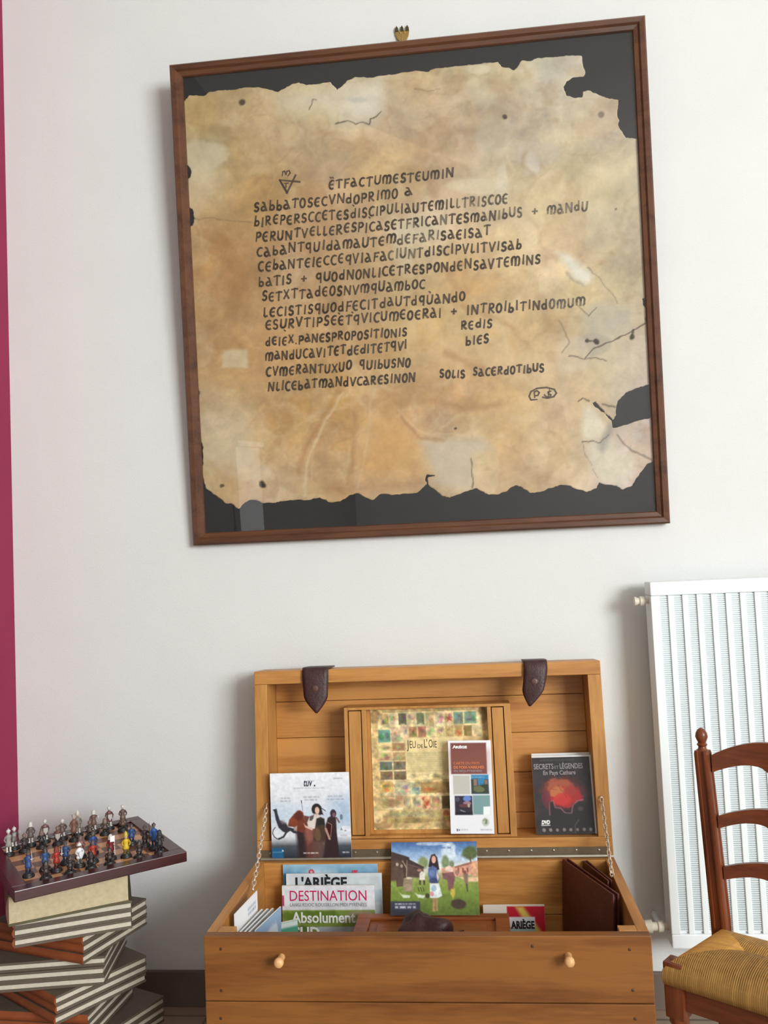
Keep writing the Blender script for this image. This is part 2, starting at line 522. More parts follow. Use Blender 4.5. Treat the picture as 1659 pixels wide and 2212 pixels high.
box(bm, (WX, YB, 0), (WX + 0.12, WALL, WZ0)); box(bm, (WX, YB, WZ1), (WX + 0.12, WALL, CEIL))
box(bm, (WX, YB, WZ0), (WX + 0.12, WY0, WZ1)); box(bm, (WX, WY1, WZ0), (WX + 0.12, WALL, WZ1))
struct('wall_right', bm, M['wall'])
bm = NB()
for y0, y1, z0, z1 in ((WY0, WY0 + .05, WZ0, WZ1), (WY1 - .05, WY1, WZ0, WZ1), (WY0 + .05, WY1 - .05, WZ0, WZ0 + .05), (WY0 + .05, WY1 - .05, WZ1 - .05, WZ1), (-2.63, -2.57, WZ0 + .05, WZ1 - .05)):
    box(bm, (WX + 0.03, y0, z0), (WX + 0.08, y1, z1), bevel=0.004)
struct('window_1', bm, M['white_gloss'])
bm = NB(); box(bm, (XL, WALL - 0.012, 0), (WX, WALL, 0.081), bevel=0.002); struct('baseboard_back', bm, M['skirting'])
bm = NB(); box(bm, (XL, YB, 0), (XL + 0.012, WALL - 0.012, 0.081), bevel=0.002); struct('baseboard_left', bm, M['skirting'])
# white half-height panel on the left wall, behind the viewer; added for its pale reflection in the picture glass
bm = NB(); box(bm, (XL, -0.50, 0), (XL + 0.03, -0.03, 1.38), bevel=.004); box(bm, (XL, -0.53, 1.38), (XL + 0.05, 0.0, 1.41), bevel=.004)
struct('reflection_panel_1', bm, M['white_gloss'])

# ================================================================== framed parchment
FX, FZ, FW, FH, TILT, LEAN, FY = -0.1058, 0.6373 + HC, 1.122, 1.1625, -0.0014, 0.0581, 1.97
ct, st, cl, sl = math.cos(TILT), math.sin(TILT), math.cos(LEAN), math.sin(LEAN)
ex = Vector((ct, -st * sl, st * cl)); ey = Vector((-st, -ct * sl, ct * cl)); ez = ex.cross(ey)     # ez towards the room
FM = Matrix(((ex.x, ey.x, ez.x, FX), (ex.y, ey.y, ez.y, FY), (ex.z, ey.z, ez.z, FZ), (0, 0, 0, 1)))
pic = thing('framed_parchment', 'large framed parchment with handwritten Latin lines, hanging on the white wall above the chest', 'picture', matrix=FM)
HWd, HHt = FW / 2, FH / 2
# moulding profile: (distance inwards, height towards the room)
prof = [(0.0, -0.020), (0.0, -0.004), (0.004, 0.0), (0.014, -0.001), (0.018, -0.006), (0.027, -0.008), (0.029, -0.011), (0.029, -0.020)]


def moulding(c0, c1, in0, in1):
    bm = NB(); rows = []
    for d, hh in prof:
        rows.append((bm.verts.new(Vector((c0[0] + in0[0] * d, c0[1] + in0[1] * d, hh))), bm.verts.new(Vector((c1[0] + in1[0] * d, c1[1] + in1[1] * d, hh)))))
    for i in range(len(rows)):
        a, b = rows[i], rows[(i + 1) % len(rows)]; bm.faces.new((a[0], a[1], b[1], b[0]))
    bm.faces.new([r[0] for r in rows]); bm.faces.new([r[1] for r in rows][::-1])
    return bm


cs = {'tl': ((-HWd, HHt), (1, -1)), 'tr': ((HWd, HHt), (-1, -1)), 'br': ((HWd, -HHt), (-1, 1)), 'bl': ((-HWd, -HHt), (1, 1))}
for a, b, mm in (('tl', 'tr', 'frame_wood'), ('bl', 'br', 'frame_wood'), ('tl', 'bl', 'frame_wood_z'), ('tr', 'br', 'frame_wood_z')):
    obj('frame_rail', moulding(cs[a][0], cs[b][0], cs[a][1], cs[b][1]), M[mm], pic, local=True)
bm = NB(); box(bm, (-HWd + 0.02, -HHt + 0.02, -0.0195), (HWd - 0.02, HHt - 0.02, -0.0165)); obj('mount_board', bm, M['black_mat'], pic, local=True, label='black mount board')
bm = NB(); box(bm, (-HWd + 0.027, -HHt + 0.027, -0.0135), (HWd - 0.027, HHt - 0.027, -0.0115)); obj('glass_pane', bm, M['glass'], pic, local=True, label='clear picture glass with soft reflections')

PZL = -0.0160                                 # parchment plane, local z
FO = FM @ Vector((0, 0, PZL)); FMI = FM.inverted()


def fl(px, py):                               # photograph -> parchment plane
    q = FMI @ plane_hit(px, py, FO, ez); return (q.x, q.y)


outline = [(394,222.5),(409,205.7),(422.7,205.7),(441,207),(451,199),(475,195.5),(502,194),(529,189),(556,188),(576,192),(600,199),(613,192),(630,182),(645.5,178),(660.7,183.7),(684,182),(708,178),(713,177),(728,194),(740,185),(750,173.6),(768.7,166),(789,167),(806,168),(822.7,163.5),(849.7,161),(866.6,156.7),(901,152.9),(922,155.7),(937.7,148.7),(985,142.4),(1027,139),(1055,135.4),(1075.8,133.6),(1082.8,144),(1096.8,146),(1110.7,152),(1121,140.6),(1126.5,131),(1145.7,131.9),(1159.7,125.6),(1194.7,124),(1222.6,119.6),(1257.6,121.4),(1259,138.9),(1264.6,156),(1261,165),(1240,166.8),(1224,175.6),(1217,187.8),(1224,207),(1243.6,212),(1257.6,210.5),(1259,198),(1269.8,194.8),(1292.5,205),(1313.5,212),(1336,216.5),(1334.5,229.8),(1333.5,250.7),(1338,261),(1335,270),(1341.5,282),(1352,298),(1376.5,299.7),(1380.6,310),(1382.7,352),(1390,500),(1396,614),(1396,642),(1387,645.5),(1388.7,659),(1397,666),(1394,687),(1401,715),(1404,830),(1376.5,837.7),(1352,848),(1334.5,865.7),(1331,879.7),(1331,897),(1324,907.7),(1296,879.7),(1285.6,867.5),(1280,871),(1285.6,879.7),(1306.5,893.7),(1321,909),(1324,925),(1348.5,918),(1376.5,909.4),(1409.7,902.4),(1415,995),(1397.4,1002),(1385,1019.5),(1373,1035),(1366,1049),(1345,1058),(1331,1049),(1303,1045.8),(1294,1042),(1289,1054.5),(1268,1063),(1243.6,1056),(1229.6,1049),(1212,1047.5),(1187.7,1054.5),(1166.7,1063),(1145.7,1065),(1128,1052.8),(1114,1047.5),(1103.8,1052.8),(1096.8,1059.8),(1075.8,1068.5),(1054.8,1068.5),(1040.8,1061.5),(1030,1054.5),(1016,1058),(988.4,1068.5),(971,1075.5),(953.4,1070),(939.4,1058),(925.5,1047.5),(923.7,1032),(943,1027),(922,1024.8),(918.5,1035),(922,1045.8),(908,1059),(897.5,1065.5),(852,1068.7),(822.7,1067),(806.4,1080),(790,1075),(773.8,1065.5),(757.6,1068.7),(734.8,1083.4),(712,1085),(690.8,1075),(666.4,1080),(627.4,1080),(588,1086.6),(565.5,1086.6),(552.5,1080),(539.5,1080),(526.5,1088),(515,1099.6),(500.4,1088),(485.8,1087),(477.6,1078.5),(445,1055.7),(435.3,1020),(438.6,1003.6),(438,964.6),(428.8,935),(427,889.7),(430.5,847),(425.6,831),(422,762.7),(417,707),(415.8,668),(404,494),(416,487),(420,472),(416,452),(404,444.6),(400.8,391),(410,384),(413,372),(409,361),(399,352.5),(394,256)]


def build_parchment():
    poly = np.array([fl(*q) for q in outline])
    pts = []
    for i in range(len(poly)):                # wobble the torn edge a little
        a, b = poly[i], poly[(i + 1) % len(poly)]
        k = max(1, int(np.hypot(*(b - a)) / 0.004)); d = b - a
        nrm = np.array([-d[1], d[0]]) / (np.hypot(*d) + 1e-9)
        for j in range(k):
            pts.append(a + d * j / k + (nrm * random.uniform(-0.0012, 0.0012) if j else 0))
    pts = np.array(pts)
    st_ = 0.00235
    xs = np.arange(pts[:, 0].min() - st_, pts[:, 0].max() + st_, st_); ys = np.arange(pts[:, 1].min() - st_, pts[:, 1].max() + st_, st_)
    X, Y = np.meshgrid(xs, ys)

    def inside(X, Y):
        ins = np.zeros(X.shape, bool); n = len(pts)
        for i in range(n):
            x1, y1 = pts[i]; x2, y2 = pts[(i + 1) % n]
            if y1 != y2: ins ^= ((y1 > Y) != (y2 > Y)) & (X < (x2 - x1) * (Y - y1) / (y2 - y1) + x1)
        return ins
    cx, cy = (X[:-1, :-1] + X[1:, 1:]) / 2, (Y[:-1, :-1] + Y[1:, 1:]) / 2
    mask = inside(cx, cy)
    # points on the rim of the kept cells slide onto the outline
    cnt = np.zeros(X.shape, int)
    for dy in (0, 1):
        for dx in (0, 1): cnt[dy:dy + mask.shape[0], dx:dx + mask.shape[1]] += mask
    rim = np.argwhere((cnt > 0) & (cnt < 4))
    A = pts; B = np.roll(pts, -1, 0); AB = B - A; LL = (AB ** 2).sum(1) + 1e-12
    Xn, Yn = X.copy(), Y.copy()
    for (i, j) in rim:
        p = np.array([X[i, j], Y[i, j]]); t = np.clip(((p - A) * AB).sum(1) / LL, 0, 1)
        q = A + AB * t[:, None]; d = ((q - p) ** 2).sum(1); k = d.argmin()
        if d[k] < (1.6 * st_) ** 2: Xn[i, j], Yn[i, j] = q[k]
    # measuring frame: the photograph's pixels
    W3 = np.stack([Xn, Yn, np.full_like(Xn, PZL)], -1) @ np.array(FM.to_3x3()).T + np.array(FM.translation)
    PX, PY = proj(W3.reshape(-1, 3)); PX = PX.reshape(X.shape); PY = PY.reshape(X.shape)
    art = Art(PX, PY, (205, 170, 120)); art.px = 1.6
    ctrl = [(440,260,196,166,116),(520,330,194,160,112),(450,340,205,186,152),(470,560,184,138,84),(450,700,186,146,94),(640,250,206,180,136),(760,220,214,198,166),(900,220,198,172,132),(1050,180,204,186,152),(1190,150,196,186,160),(1100,300,190,172,138),(1300,250,208,194,162),(1350,400,206,190,152),(800,330,200,168,122),(950,330,192,160,120),(640,450,196,156,104),(800,550,202,168,118),(900,500,208,186,146),(1000,600,208,170,114),(1150,700,210,172,118),(1200,600,212,188,146),(1330,560,200,184,144),(1330,750,202,187,152),(1000,850,205,160,102),(800,850,202,158,102),(650,920,190,146,88),(850,980,210,162,102),(950,950,200,166,120),(1000,1000,214,190,156),(480,960,204,182,146),(470,1050,196,166,122),(1100,950,210,174,120),(1200,1000,218,190,146),(1340,980,218,203,178),(1250,900,214,188,148),(580,1050,206,176,136),(1100,430,202,180,138),(560,430,194,154,102),(560,760,190,148,94),(1370,870,205,190,158),(1300,430,205,188,148)]
    c = np.array(ctrl, float); c[c[:, 0] > 1240, 2:] *= (.965, .945, .985); num = np.zeros(PX.shape + (3,)); den = np.zeros(PX.shape)  # right-hand colours darkened to offset the stronger light on that side
    U = (PX - 390) / 1030; V = (PY - 110) / 1030
    wx = PX + 60 * (fbm(U, V, 6, 5) - 0.5); wy = PY + 60 * (fbm(U, V, 6, 6) - 0.5)
    for r in c:
        w = 1 / ((wx - r[0]) ** 2 + (wy - r[1]) ** 2 + 900) ** 1.6; num += w[..., None] * r[2:]; den += w
    art.c = num / den[..., None]
    # mottling, streaks, stains, and reflections painted in as pale patches
    m1 = fbm(U, V, 5, 21) - 0.5; m2 = fbm(U * 0.5 + V * 0.9, V * 0.5 - U * 0.2, 16, 22) - 0.5; m3 = fbm(U, V, 34, 23) - 0.5
    art.c *= (1 + 0.18 * m1 + 0.22 * m2 + 0.18 * m3)[..., None]
    art.c[..., 2] *= 1 + 0.22 * (fbm(U, V, 7, 25) - 0.5)
    for sc_, sd_, al_, wd_, cl_ in ((9, 71, .22, .035, (228, 208, 170)), (11, 72, .20, .03, (150, 112, 72)), (19, 73, .16, .04, (226, 206, 168)), (21, 74, .14, .04, (148, 110, 72)), (14, 75, .18, .02, (160, 134, 104))):
        q_ = np.abs(fbm(U + .7 * V, V - .4 * U, sc_, sd_, 3) - .5); g_ = np.clip(fbm(U, V, 4, sd_ + 100, 2) * 2.4 - .8, 0, 1)
        art.mix(np.clip(1 - q_ / wd_, 0, 1) * al_ * g_, cl_)
    cl = np.clip((fbm(U, V, 8, 81, 5) - .54) / .05, 0, 1); art.mix(cl * .22, (224, 204, 168))
    cl = np.clip((fbm(U, V, 10, 82, 5) - .56) / .05, 0, 1); art.mix(cl * .20, (168, 124, 80))
    rid = np.abs(fbm(U, V, 5, 31, 3) - 0.5); art.mix(np.clip(1 - rid / .03, 0, 1) * 0.16, (232, 214, 178))
    rid = np.abs(fbm(U + 3, V, 6, 37, 3) - 0.5); art.mix(np.clip(1 - rid / .03, 0, 1) * 0.12, (150, 108, 66))
    art.X = PX + 16 * (fbm(U, V, 14, 55, 4) - .5) + 7 * (fbm(U, V, 45, 56, 3) - .5); art.Y = PY + 16 * (fbm(U, V, 14, 57, 4) - .5) + 7 * (fbm(U, V, 45, 58, 3) - .5)
    pale = (216, 200, 170)
    art.poly([(708,180),(750,174),(790,168),(822,165),(829,205),(828,240),(815,262),(799,272),(770,271),(752,264),(722,268),(690,252),(640,262),(600,240),(590,205),(640,186)], pale, 0.55, 14)
    art.poly([(745,200),(822,175),(828,238),(800,262),(760,260),(735,235)], (222, 210, 186), 0.6, 10)
    art.ell(775, 218, 16, 6, (178, 172, 162), 0.5, 1.0)
    art.blot(440, 338, 46, 30, (210, 194, 162), 3, 0.55, 1.3); art.blot(470, 330, 24, 20, (208, 190, 156), 4, 0.4, 1.4)
    art.rect(480, 754, 536, 799, (208, 184, 144), 0.42); art.line([(480,754),(536,754),(536,799),(480,799),(480,754)], 1.5, (190, 160, 120), 0.5)
    art.blot(500, 965, 50, 75, (208, 186, 154), 8, 0.5, 1.4)  # pale reflection in the glass, painted into the sheet's colour
    art.blot(565, 1020, 28, 20, (212, 190, 158), 9, 0.6)
    art.blot(900, 500, 70, 26, (214, 198, 164), 12, 0.55); art.blot(870, 545, 22, 60, (218, 204, 172), 13, 0.4)  # glare patch painted as paler parchment
    art.blot(1040, 400, 60, 18, (222, 204, 170), 14, 0.7); art.blot(1085, 395, 12, 46, (222, 206, 178), 15, 0.6)
    art.blot(1145, 355, 20, 26, (218, 206, 190), 16, 0.6); art.blot(1060, 290, 30, 40, (184, 170, 142), 17, 0.5)
    art.blot(1165, 330, 60, 30, (196, 182, 162), 18, 0.5); art.blot(1035, 150, 30, 14, (220, 206, 172), 19, 0.7)
    art.poly([(1150,126),(1225,119),(1250,140),(1205,168),(1150,140)], (178, 172, 156), 0.5, 16)
    art.poly([(1200,545),(1232,548),(1262,575),(1280,592),(1275,612),(1255,616),(1236,600),(1222,572)], (230, 220, 198), 0.85, 7)
    art.line([(1225,590),(1240,606),(1262,618)], 5, (150, 138, 120), 0.5, 5)
    art.line([(1268,575),(1290,600),(1310,625),(1332,650)], 2.2, (140, 126, 104), 0.7)
    art.blot(1310, 690, 60, 40, (190, 180, 156), 24, 0.6); art.blot(1280, 745, 36, 22, (168, 156, 138), 26, 0.6)
    art.blot(1240, 765, 40, 40, (216, 196, 166), 27, 0.6)
    art.poly([(905,946),(960,950),(1040,944),(1062,968),(1022,982),(1020,1062),(930,1050),(942,1027),(912,990)], (206, 186, 158), 0.8, 8)
    art.poly([(1262,872),(1276,870),(1310,912),(1322,930),(1290,955),(1258,950),(1254,905)], (222, 208, 180), 0.7, 6)
    art.poly([(1262,960),(1320,946),(1370,985),(1380,1010),(1345,1056),(1296,1042),(1268,1000)], (218, 205, 178), 0.7, 8)
    art.poly([(780,880),(870,890),(905,935),(922,1005),(915,1030),(800,1045),(770,1000)], (212, 164, 104), 0.5, 18)
    art.poly([(700,1040),(920,1035),(918,1060),(820,1066),(700,1066)], (168, 130, 92), 0.45, 12)
    # folds
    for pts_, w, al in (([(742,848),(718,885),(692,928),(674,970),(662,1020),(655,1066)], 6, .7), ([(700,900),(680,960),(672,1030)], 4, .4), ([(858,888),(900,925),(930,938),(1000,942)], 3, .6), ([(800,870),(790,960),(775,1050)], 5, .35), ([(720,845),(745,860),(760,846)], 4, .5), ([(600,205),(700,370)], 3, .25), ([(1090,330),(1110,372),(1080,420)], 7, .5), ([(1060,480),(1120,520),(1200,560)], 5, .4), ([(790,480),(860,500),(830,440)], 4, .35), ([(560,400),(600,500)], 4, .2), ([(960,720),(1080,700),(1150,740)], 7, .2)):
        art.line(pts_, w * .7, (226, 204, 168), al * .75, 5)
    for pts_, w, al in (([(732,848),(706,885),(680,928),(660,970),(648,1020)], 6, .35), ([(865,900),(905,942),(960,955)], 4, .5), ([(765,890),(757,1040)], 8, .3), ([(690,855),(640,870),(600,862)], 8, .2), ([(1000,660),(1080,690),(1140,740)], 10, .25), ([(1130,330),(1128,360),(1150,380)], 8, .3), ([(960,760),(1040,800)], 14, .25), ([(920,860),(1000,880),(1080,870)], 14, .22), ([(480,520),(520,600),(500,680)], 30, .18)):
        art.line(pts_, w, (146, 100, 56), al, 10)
    # cracks and pin holes
    dk = (70, 60, 46)
    for pts_, w, al in (([(823,238),(813,250),(801,258),(797,271),(780,268),(768,273),(752,266),(738,266),(722,272)], 2.2, .8), ([(664,240),(669,228),(671,219),(680,218)], 2.2, .7), ([(1264,770),(1285,752),(1303,744),(1340,730),(1373,718),(1398,699)], 2.4, .8), ([(1230,768),(1248,770),(1264,772),(1290,772),(1312,778)], 2.2, .7), ([(1268,735),(1292,737)], 2.6, .9), ([(1363,735),(1370,718)], 5, .8), ([(1250,662),(1272,685),(1292,667)], 2, .6), ([(1258,953),(1275,955),(1300,957),(1318,938)], 2.5, .7), ([(1258,955),(1266,990),(1290,1035)], 1.6, .35), ([(1335,938),(1362,965),(1412,992)], 4, .4), ([(1250,864),(1262,857),(1276,866)], 2.4, .7), ([(1300,872),(1318,877),(1332,876)], 2.6, .7), ([(1018,990),(1020,1056)], 1.8, .6), ([(895,195),(925,200),(950,190)], 2, .3), ([(1210,690),(1230,740),(1215,760)], 3, .3), ([(404,470),(470,475),(550,480)], 2, .25)):
        art.line(pts_, w, dk, al)
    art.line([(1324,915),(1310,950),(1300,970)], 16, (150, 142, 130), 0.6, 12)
    for x, y, r, al in ((520,221,6,.8),(1086,251,5,.8),(567,1047,7,.95),(476,1050,4,.7),(980,930,3,.8),(1292,737,6,.95),(1271,735,4,.8),(1365,732,5,.8),(1298,246,6,.4),(1330,452,3,.5)):
        art.ell(x, y, r, r * 1.05, (52, 42, 30), al, 0.5)
    # browned, dirtied rim
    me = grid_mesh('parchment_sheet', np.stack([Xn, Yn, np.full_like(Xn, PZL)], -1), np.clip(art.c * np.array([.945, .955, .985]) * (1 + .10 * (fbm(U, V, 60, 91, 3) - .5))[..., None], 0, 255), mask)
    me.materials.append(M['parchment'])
    o = link(bpy.data.objects.new('parchment_sheet', me)); o.parent = pic
    sol = o.modifiers.new('thickness', 'SOLIDIFY'); sol.thickness = 0.0005; sol.offset = 1
    o['label'] = 'mottled tan parchment with torn edges'
    return o


parch = build_parchment()

# hand lettering: single-stroke uncial alphabet, (width, strokes), y 0..1
def arc(cx, cy, rx, ry, a0, a1, n=9):
    return [(cx + rx * math.cos(math.radians(a0 + (a1 - a0) * i / (n - 1))), cy + ry * math.sin(math.radians(a0 + (a1 - a0) * i / (n - 1)))) for i in range(n)]


G = {
 'E': (.62, [arc(.40, .5, .36, .5, 65, 295), [(.08, .5), (.50, .52)]]),
 'T': (.70, [[(.0, .92), (.35, 1.0), (.70, .96)], [(.35, .98), (.36, .0)]]),
 'F': (.60, [[(.12, .0), (.15, 1.0)], [(.1, .96), (.62, 1.0)], [(.14, .52), (.50, .54)]]),
 'a': (.72, [[(.12, .98), (.30, .90), (.68, .0)], arc(.27, .24, .24, .24, 40, 330)]),
 'C': (.62, [arc(.42, .5, .38, .5, 60, 300)]),
 'U': (.72, [[(.05, 1.0), (.07, .35)] + arc(.35, .33, .28, .33, 190, 350) + [(.66, 1.0)]]),
 'V': (.70, [[(.02, 1.0), (.35, .0), (.68, 1.0)]]),
 'm': (1.05, [[(.10, .10)] + arc(.30, .62, .24, .36, 200, 0) + [(.54, .02)], [(.54, .60)] + arc(.77, .62, .23, .36, 180, -20) + [(.98, .18), (.86, .02)]]),
 'S': (.58, [arc(.32, .74, .22, .26, 30, 250, 8) + arc(.28, .25, .24, .26, 70, -150, 8)]),
 'I': (.28, [[(.14, 1.0), (.15, .0)]]),
 'N': (.82, [[(.08, .0), (.08, 1.0), (.72, .02), (.74, 1.0)]]),
 'b': (.62, [[(.10, 1.05), (.10, .02)], arc(.33, .27, .24, .27, 160, -170)]),
 'O': (.66, [arc(.33, .5, .29, .5, 90, 450, 14)]),
 'd': (.66, [[(.54, 1.05), (.56, .0)], arc(.31, .29, .25, .29, 20, 340)]),
 'P': (.62, [[(.10, .0), (.12, 1.0)], [(.10, .98)] + arc(.32, .73, .26, .26, 80, -90) + [(.12, .47)]]),
 'R': (.70, [[(.10, .0), (.12, 1.0)], [(.10, .98)] + arc(.32, .75, .24, .24, 80, -90) + [(.14, .50), (.66, .0)]]),
 'L': (.50, [[(.12, 1.0), (.12, .14), (.24, .02), (.46, .10)]]),
 'q': (.66, [arc(.31, .66, .26, .32, 20, 340), [(.56, 1.0), (.56, -.12)]]),
 'X': (.70, [[(.05, 1.0), (.65, .0)], [(.62, 1.0), (.05, .0)]]),
 '+': (.66, [[(.33, .78), (.33, .22)], [(.05, .5), (.61, .5)]]),
 '.': (.22, [[(.1, .04), (.12, .0)]]),
 ' ': (.7, []),
}
# text, baseline start, baseline end (photograph), letter height
LINES = [
 ('ETFaCTUmESTEUmIN', (710, 409), (978, 383), 18), ('SabbaTOSECVNdOPRImO', (549, 457), (858, 431), 19), ('a', (875, 424), (890, 422), 17),
 ('bIREPERSCCETESdISCIPULIaUTEmILLTRISCOE', (549, 490), (1096, 439), 19), ('PERUNTVELLERESPICaSETFRICaNTESmaNIbUS + maNdU', (552, 523), (1269, 455), 19),
 ('CabaNTqUIdamaUTEmdEFaRISaEISaT', (555, 554), (1058, 509), 19), ('CEbaNTEIECCEqVIaFaCIUNTdISCIPVLITVISab', (558, 586), (1126, 537), 19),
 ('baTIS + qUOdNONLICETRESPONdENSaVTEmINS', (559, 619), (1166, 570), 19), ('SETXTTadEOSNVmqUambOC', (566, 652), (917, 623), 19),
 ('LECISTISqUOdFECITdaUTdqUaNdO', (569, 685), (1004, 650), 19), ('ESURVTIPSEETqVICUmEOERaI + INTROIbITINdOmUm', (574, 712), (1263, 661), 19),
 ('dEIEX.PaNESPROPOSITIONIS', (574, 747), (878, 725), 17), ('REdIS', (996, 713), (1062, 707), 17), ('maNdUCaVITETdEdITETqVI', (573, 780), (878, 755), 18),
 ('bIES', (1006, 748), (1055, 739), 17), ('CVmERaNTUXUO qUIbUSNO', (575, 813), (886, 791), 18), ('NLICEbaTmaNdVCaRESINON', (579, 845), (896, 824), 18),
 ('SOLIS SaCERdOTIbUS', (950, 818), (1174, 803), 16)]


def ribbon(bm, pl, w, z, jit=0.0):
    pl = [Vector((a, b)) for a, b in pl]
    for i in range(len(pl) - 1):
        a, b = pl[i], pl[i + 1]; d = b - a
        if d.length < 1e-6: continue
        d.normalize(); n = Vector((-d.y, d.x)) * w / 2; e = d * w * 0.32
        q = [a - e + n * .75, a - n * .0 - e - n * .75, b + e - n, b + e + n] if i == 0 else [a - e + n, a - e - n, b + e - n, b + e + n]
        bm.faces.new([bm.verts.new((p.x, p.y, z)) for p in q])


def build_writing():
    bm = NB(); z = PZL + 0.0006; wst = 0.0047
    r = random.Random(3)

    def stroke(pixel_pts, w=wst):
        n0 = len(bm.faces); ribbon(bm, [fl(*q) for q in pixel_pts], w, z); bm.faces.ensure_lookup_table()
        x, y = pixel_pts[0]
        pale_stroke = (abs(x - 905) < 52 and 478 < y < 520) or (abs(x - 875) < 30 and 520 < y < 570) or (x > 975 and y < 462 + (x - 975) * .02 and y > 418) or (1190 < x < 1270 and 630 < y < 672) or (735 < x < 745 and 420 < y < 445)  # strokes over the pale patches take the grey ink
        for f in bm.faces[n0:]: f.material_index = 1 if pale_stroke else 0

    for txt, s, e, hpx in LINES:
        tot = sum(G[c][0] + 0.26 for c in txt) - 0.26
        dx, dy = e[0] - s[0], e[1] - s[1]; L = math.hypot(dx, dy); dx, dy = dx / L, dy / L
        k = L / tot; x = 0.0                   # pixels per letter unit along the line
        for c in txt:
            w, strokes = G[c]
            up = r.choice((0, 0, 0, 0, 1.5, -1.5, 3)); hs = hpx * r.uniform(.94, 1.06); kw = k * r.uniform(.94, 1.04); sh = r.uniform(-.04, .05)
            for pl in strokes:
                pts = []
                for gx, gy in pl:
                    ax = (x + gx * kw / k) * k; ay = gy * hs + up
                    pts.append((s[0] + dx * ax + (0.055 + sh) * ay, s[1] + dy * ax - ay))
                stroke(pts, wst * r.uniform(.9, 1.12))
            x += w + 0.26
    # triangle sign at the head of the text
    stroke([(604, 389), (648, 393)]); stroke([(604, 389), (620, 417), (639, 378)]); stroke([(606, 391), (620, 415)])
    stroke([(618, 397), (618, 405)], .0035); stroke([(614, 396), (623, 396)], .003)
    stroke([(610, 380), (611, 371), (615, 370), (618, 378)], .0032); stroke([(618, 378), (620, 370), (625, 369), (627, 374), (622, 380)], .0032)
    # ringed letters at the foot
    stroke([(1160, 863), (1147, 864), (1143, 856), (1147, 846), (1160, 839), (1180, 837), (1197, 841), (1202, 849), (1196, 857), (1182, 860), (1172, 858)], .0038)
    stroke([(1155, 859), (1154, 847), (1160, 844), (1165, 848), (1162, 854), (1156, 855)], .0036)
    stroke([(1190, 845), (1184, 847), (1185, 851), (1190, 853), (1188, 858), (1180, 857), (1176, 853)], .0036); stroke([(1187, 842), (1184, 860)], .003)
    # small points and marks over and under letters
    for q in ((713, 383), (718, 383), (762, 443), (797, 469), (731, 676), (927, 630), (614, 713), (760, 674)):
        stroke([q, (q[0] + 2.5, q[1] + 2)], .004)
    return obj('handwriting', bm, [M['ink'], M['ink_light']], parch, local=True, label='dark brown Latin handwriting')


build_writing()

# brass crown hook above the picture
hk = P(869, 77, WALL - 0.004)
hook = thing('picture_hook', 'small brass crown-shaped picture hook on the wall above the frame', 'hook', hk)
bm = NB(); ce = Vector((hk.x, WALL - 0.006, hk.z + 0.008))
cup = [(-.017, .012)] + [(.017 * math.cos(math.radians(a)), .012 + .028 * math.sin(math.radians(a))) for a in range(180, 361, 15)] + [(.017, .012)]
prism(bm, [(ce.x + a, WALL - 0.0005, hk.z + b) for a, b in cup[1:-1]], (0, -0.005, 0))
obj('plate', bm, M['brass'], hook)
bm = NB()
for dx in (-.013, 0, .013):
    prism(bm, [(hk.x + dx + a, WALL - 0.0005, hk.z + .012 + b) for a, b in ((-.0042, -.002), (.0042, -.002), (.0036, .006), (0, .013), (-.0036, .006))], (0, -0.006, 0))
obj('crown_points', bm, M['brass_dark'], hook, label='dark tarnished crown points')
for dx in (-.0052, .0058):
    bm = NB(); lathe(bm, [(.0001, -.004), (.0016, -.0035), (.0026, -.001), (.0026, .001)], seg=10, mtx=Matrix.Translation((hk.x + dx, WALL - 0.006, hk.z + .008)) @ Matrix.Rotation(math.pi / 2, 4, 'X').inverted() @ Matrix.Scale(-1, 4, (0, 0, 1)))
    obj('pin', bm, M['brass'], hook)
bm = NB(); tube(bm, [(hk.x, WALL - .004, hk.z - .01), (hk.x, WALL - .012, hk.z - .02), (hk.x, WALL - .022, hk.z - .018), (hk.x, WALL - .026, hk.z - .010)], .0025)
obj('hook_arm', bm, M['brass'], hook)

# ================================================================== radiator
RX0, RX1, RY0, RY1, RZ0, RZ1 = 0.385, 1.19, 1.93, 1.99, 0.173, 0.957
rad = thing('radiator', 'tall white ribbed panel radiator on the wall to the right of the chest', 'radiator', (RX0, RY1, RZ0))
bm = NB(); box(bm, (RX0 + .0192, RY0 + .0085, RZ0 + .0302), (RX1 - .0192, RY1 - .001, RZ1 - .0302)); obj('panel', bm, M['radiator'], rad)
bm = NB()
z = RZ0 + .035
while z < RZ1 - .035:
    box(bm, (RX0 + .0192, RY0 + .0055, z), (RX1 - .0192, RY0 + .0084, z + .0034)); z += .0046
obj('fins', bm, M['radiator_fin'], rad, label='fine horizontal grey-white fins')
bm = NB(); x = RX0 + .037
while x < RX1 - .033:
    box(bm, (x, RY0 + .002, RZ0 + .0302), (x + .0125, RY0 + .0084, RZ1 - .0302), bevel=.002); x += .0305
obj('upright_bars', bm, M['radiator'], rad)
bm = NB(); box(bm, (RX0, RY0, RZ1 - .03), (RX1, RY1 + .002, RZ1), bevel=.003); obj('top_grille', bm, M['radiator'], rad)
bm = NB(); box(bm, (RX0, RY0, RZ0), (RX1, RY1, RZ0 + .03), bevel=.003); obj('bottom_rail', bm, M['radiator'], rad)
for xx in (RX0, RX1 - .019):
    bm = NB(); box(bm, (xx, RY0, RZ0 + .0302), (xx + .019, RY1, RZ1 - .0302), bevel=.002); obj('side_panel', bm, M['radiator'], rad)
bm = NB(); mt = Matrix.Translation((RX0, RY0 + .03, RZ1 - .042)) @ Matrix.Rotation(-math.pi / 2, 4, 'Y')
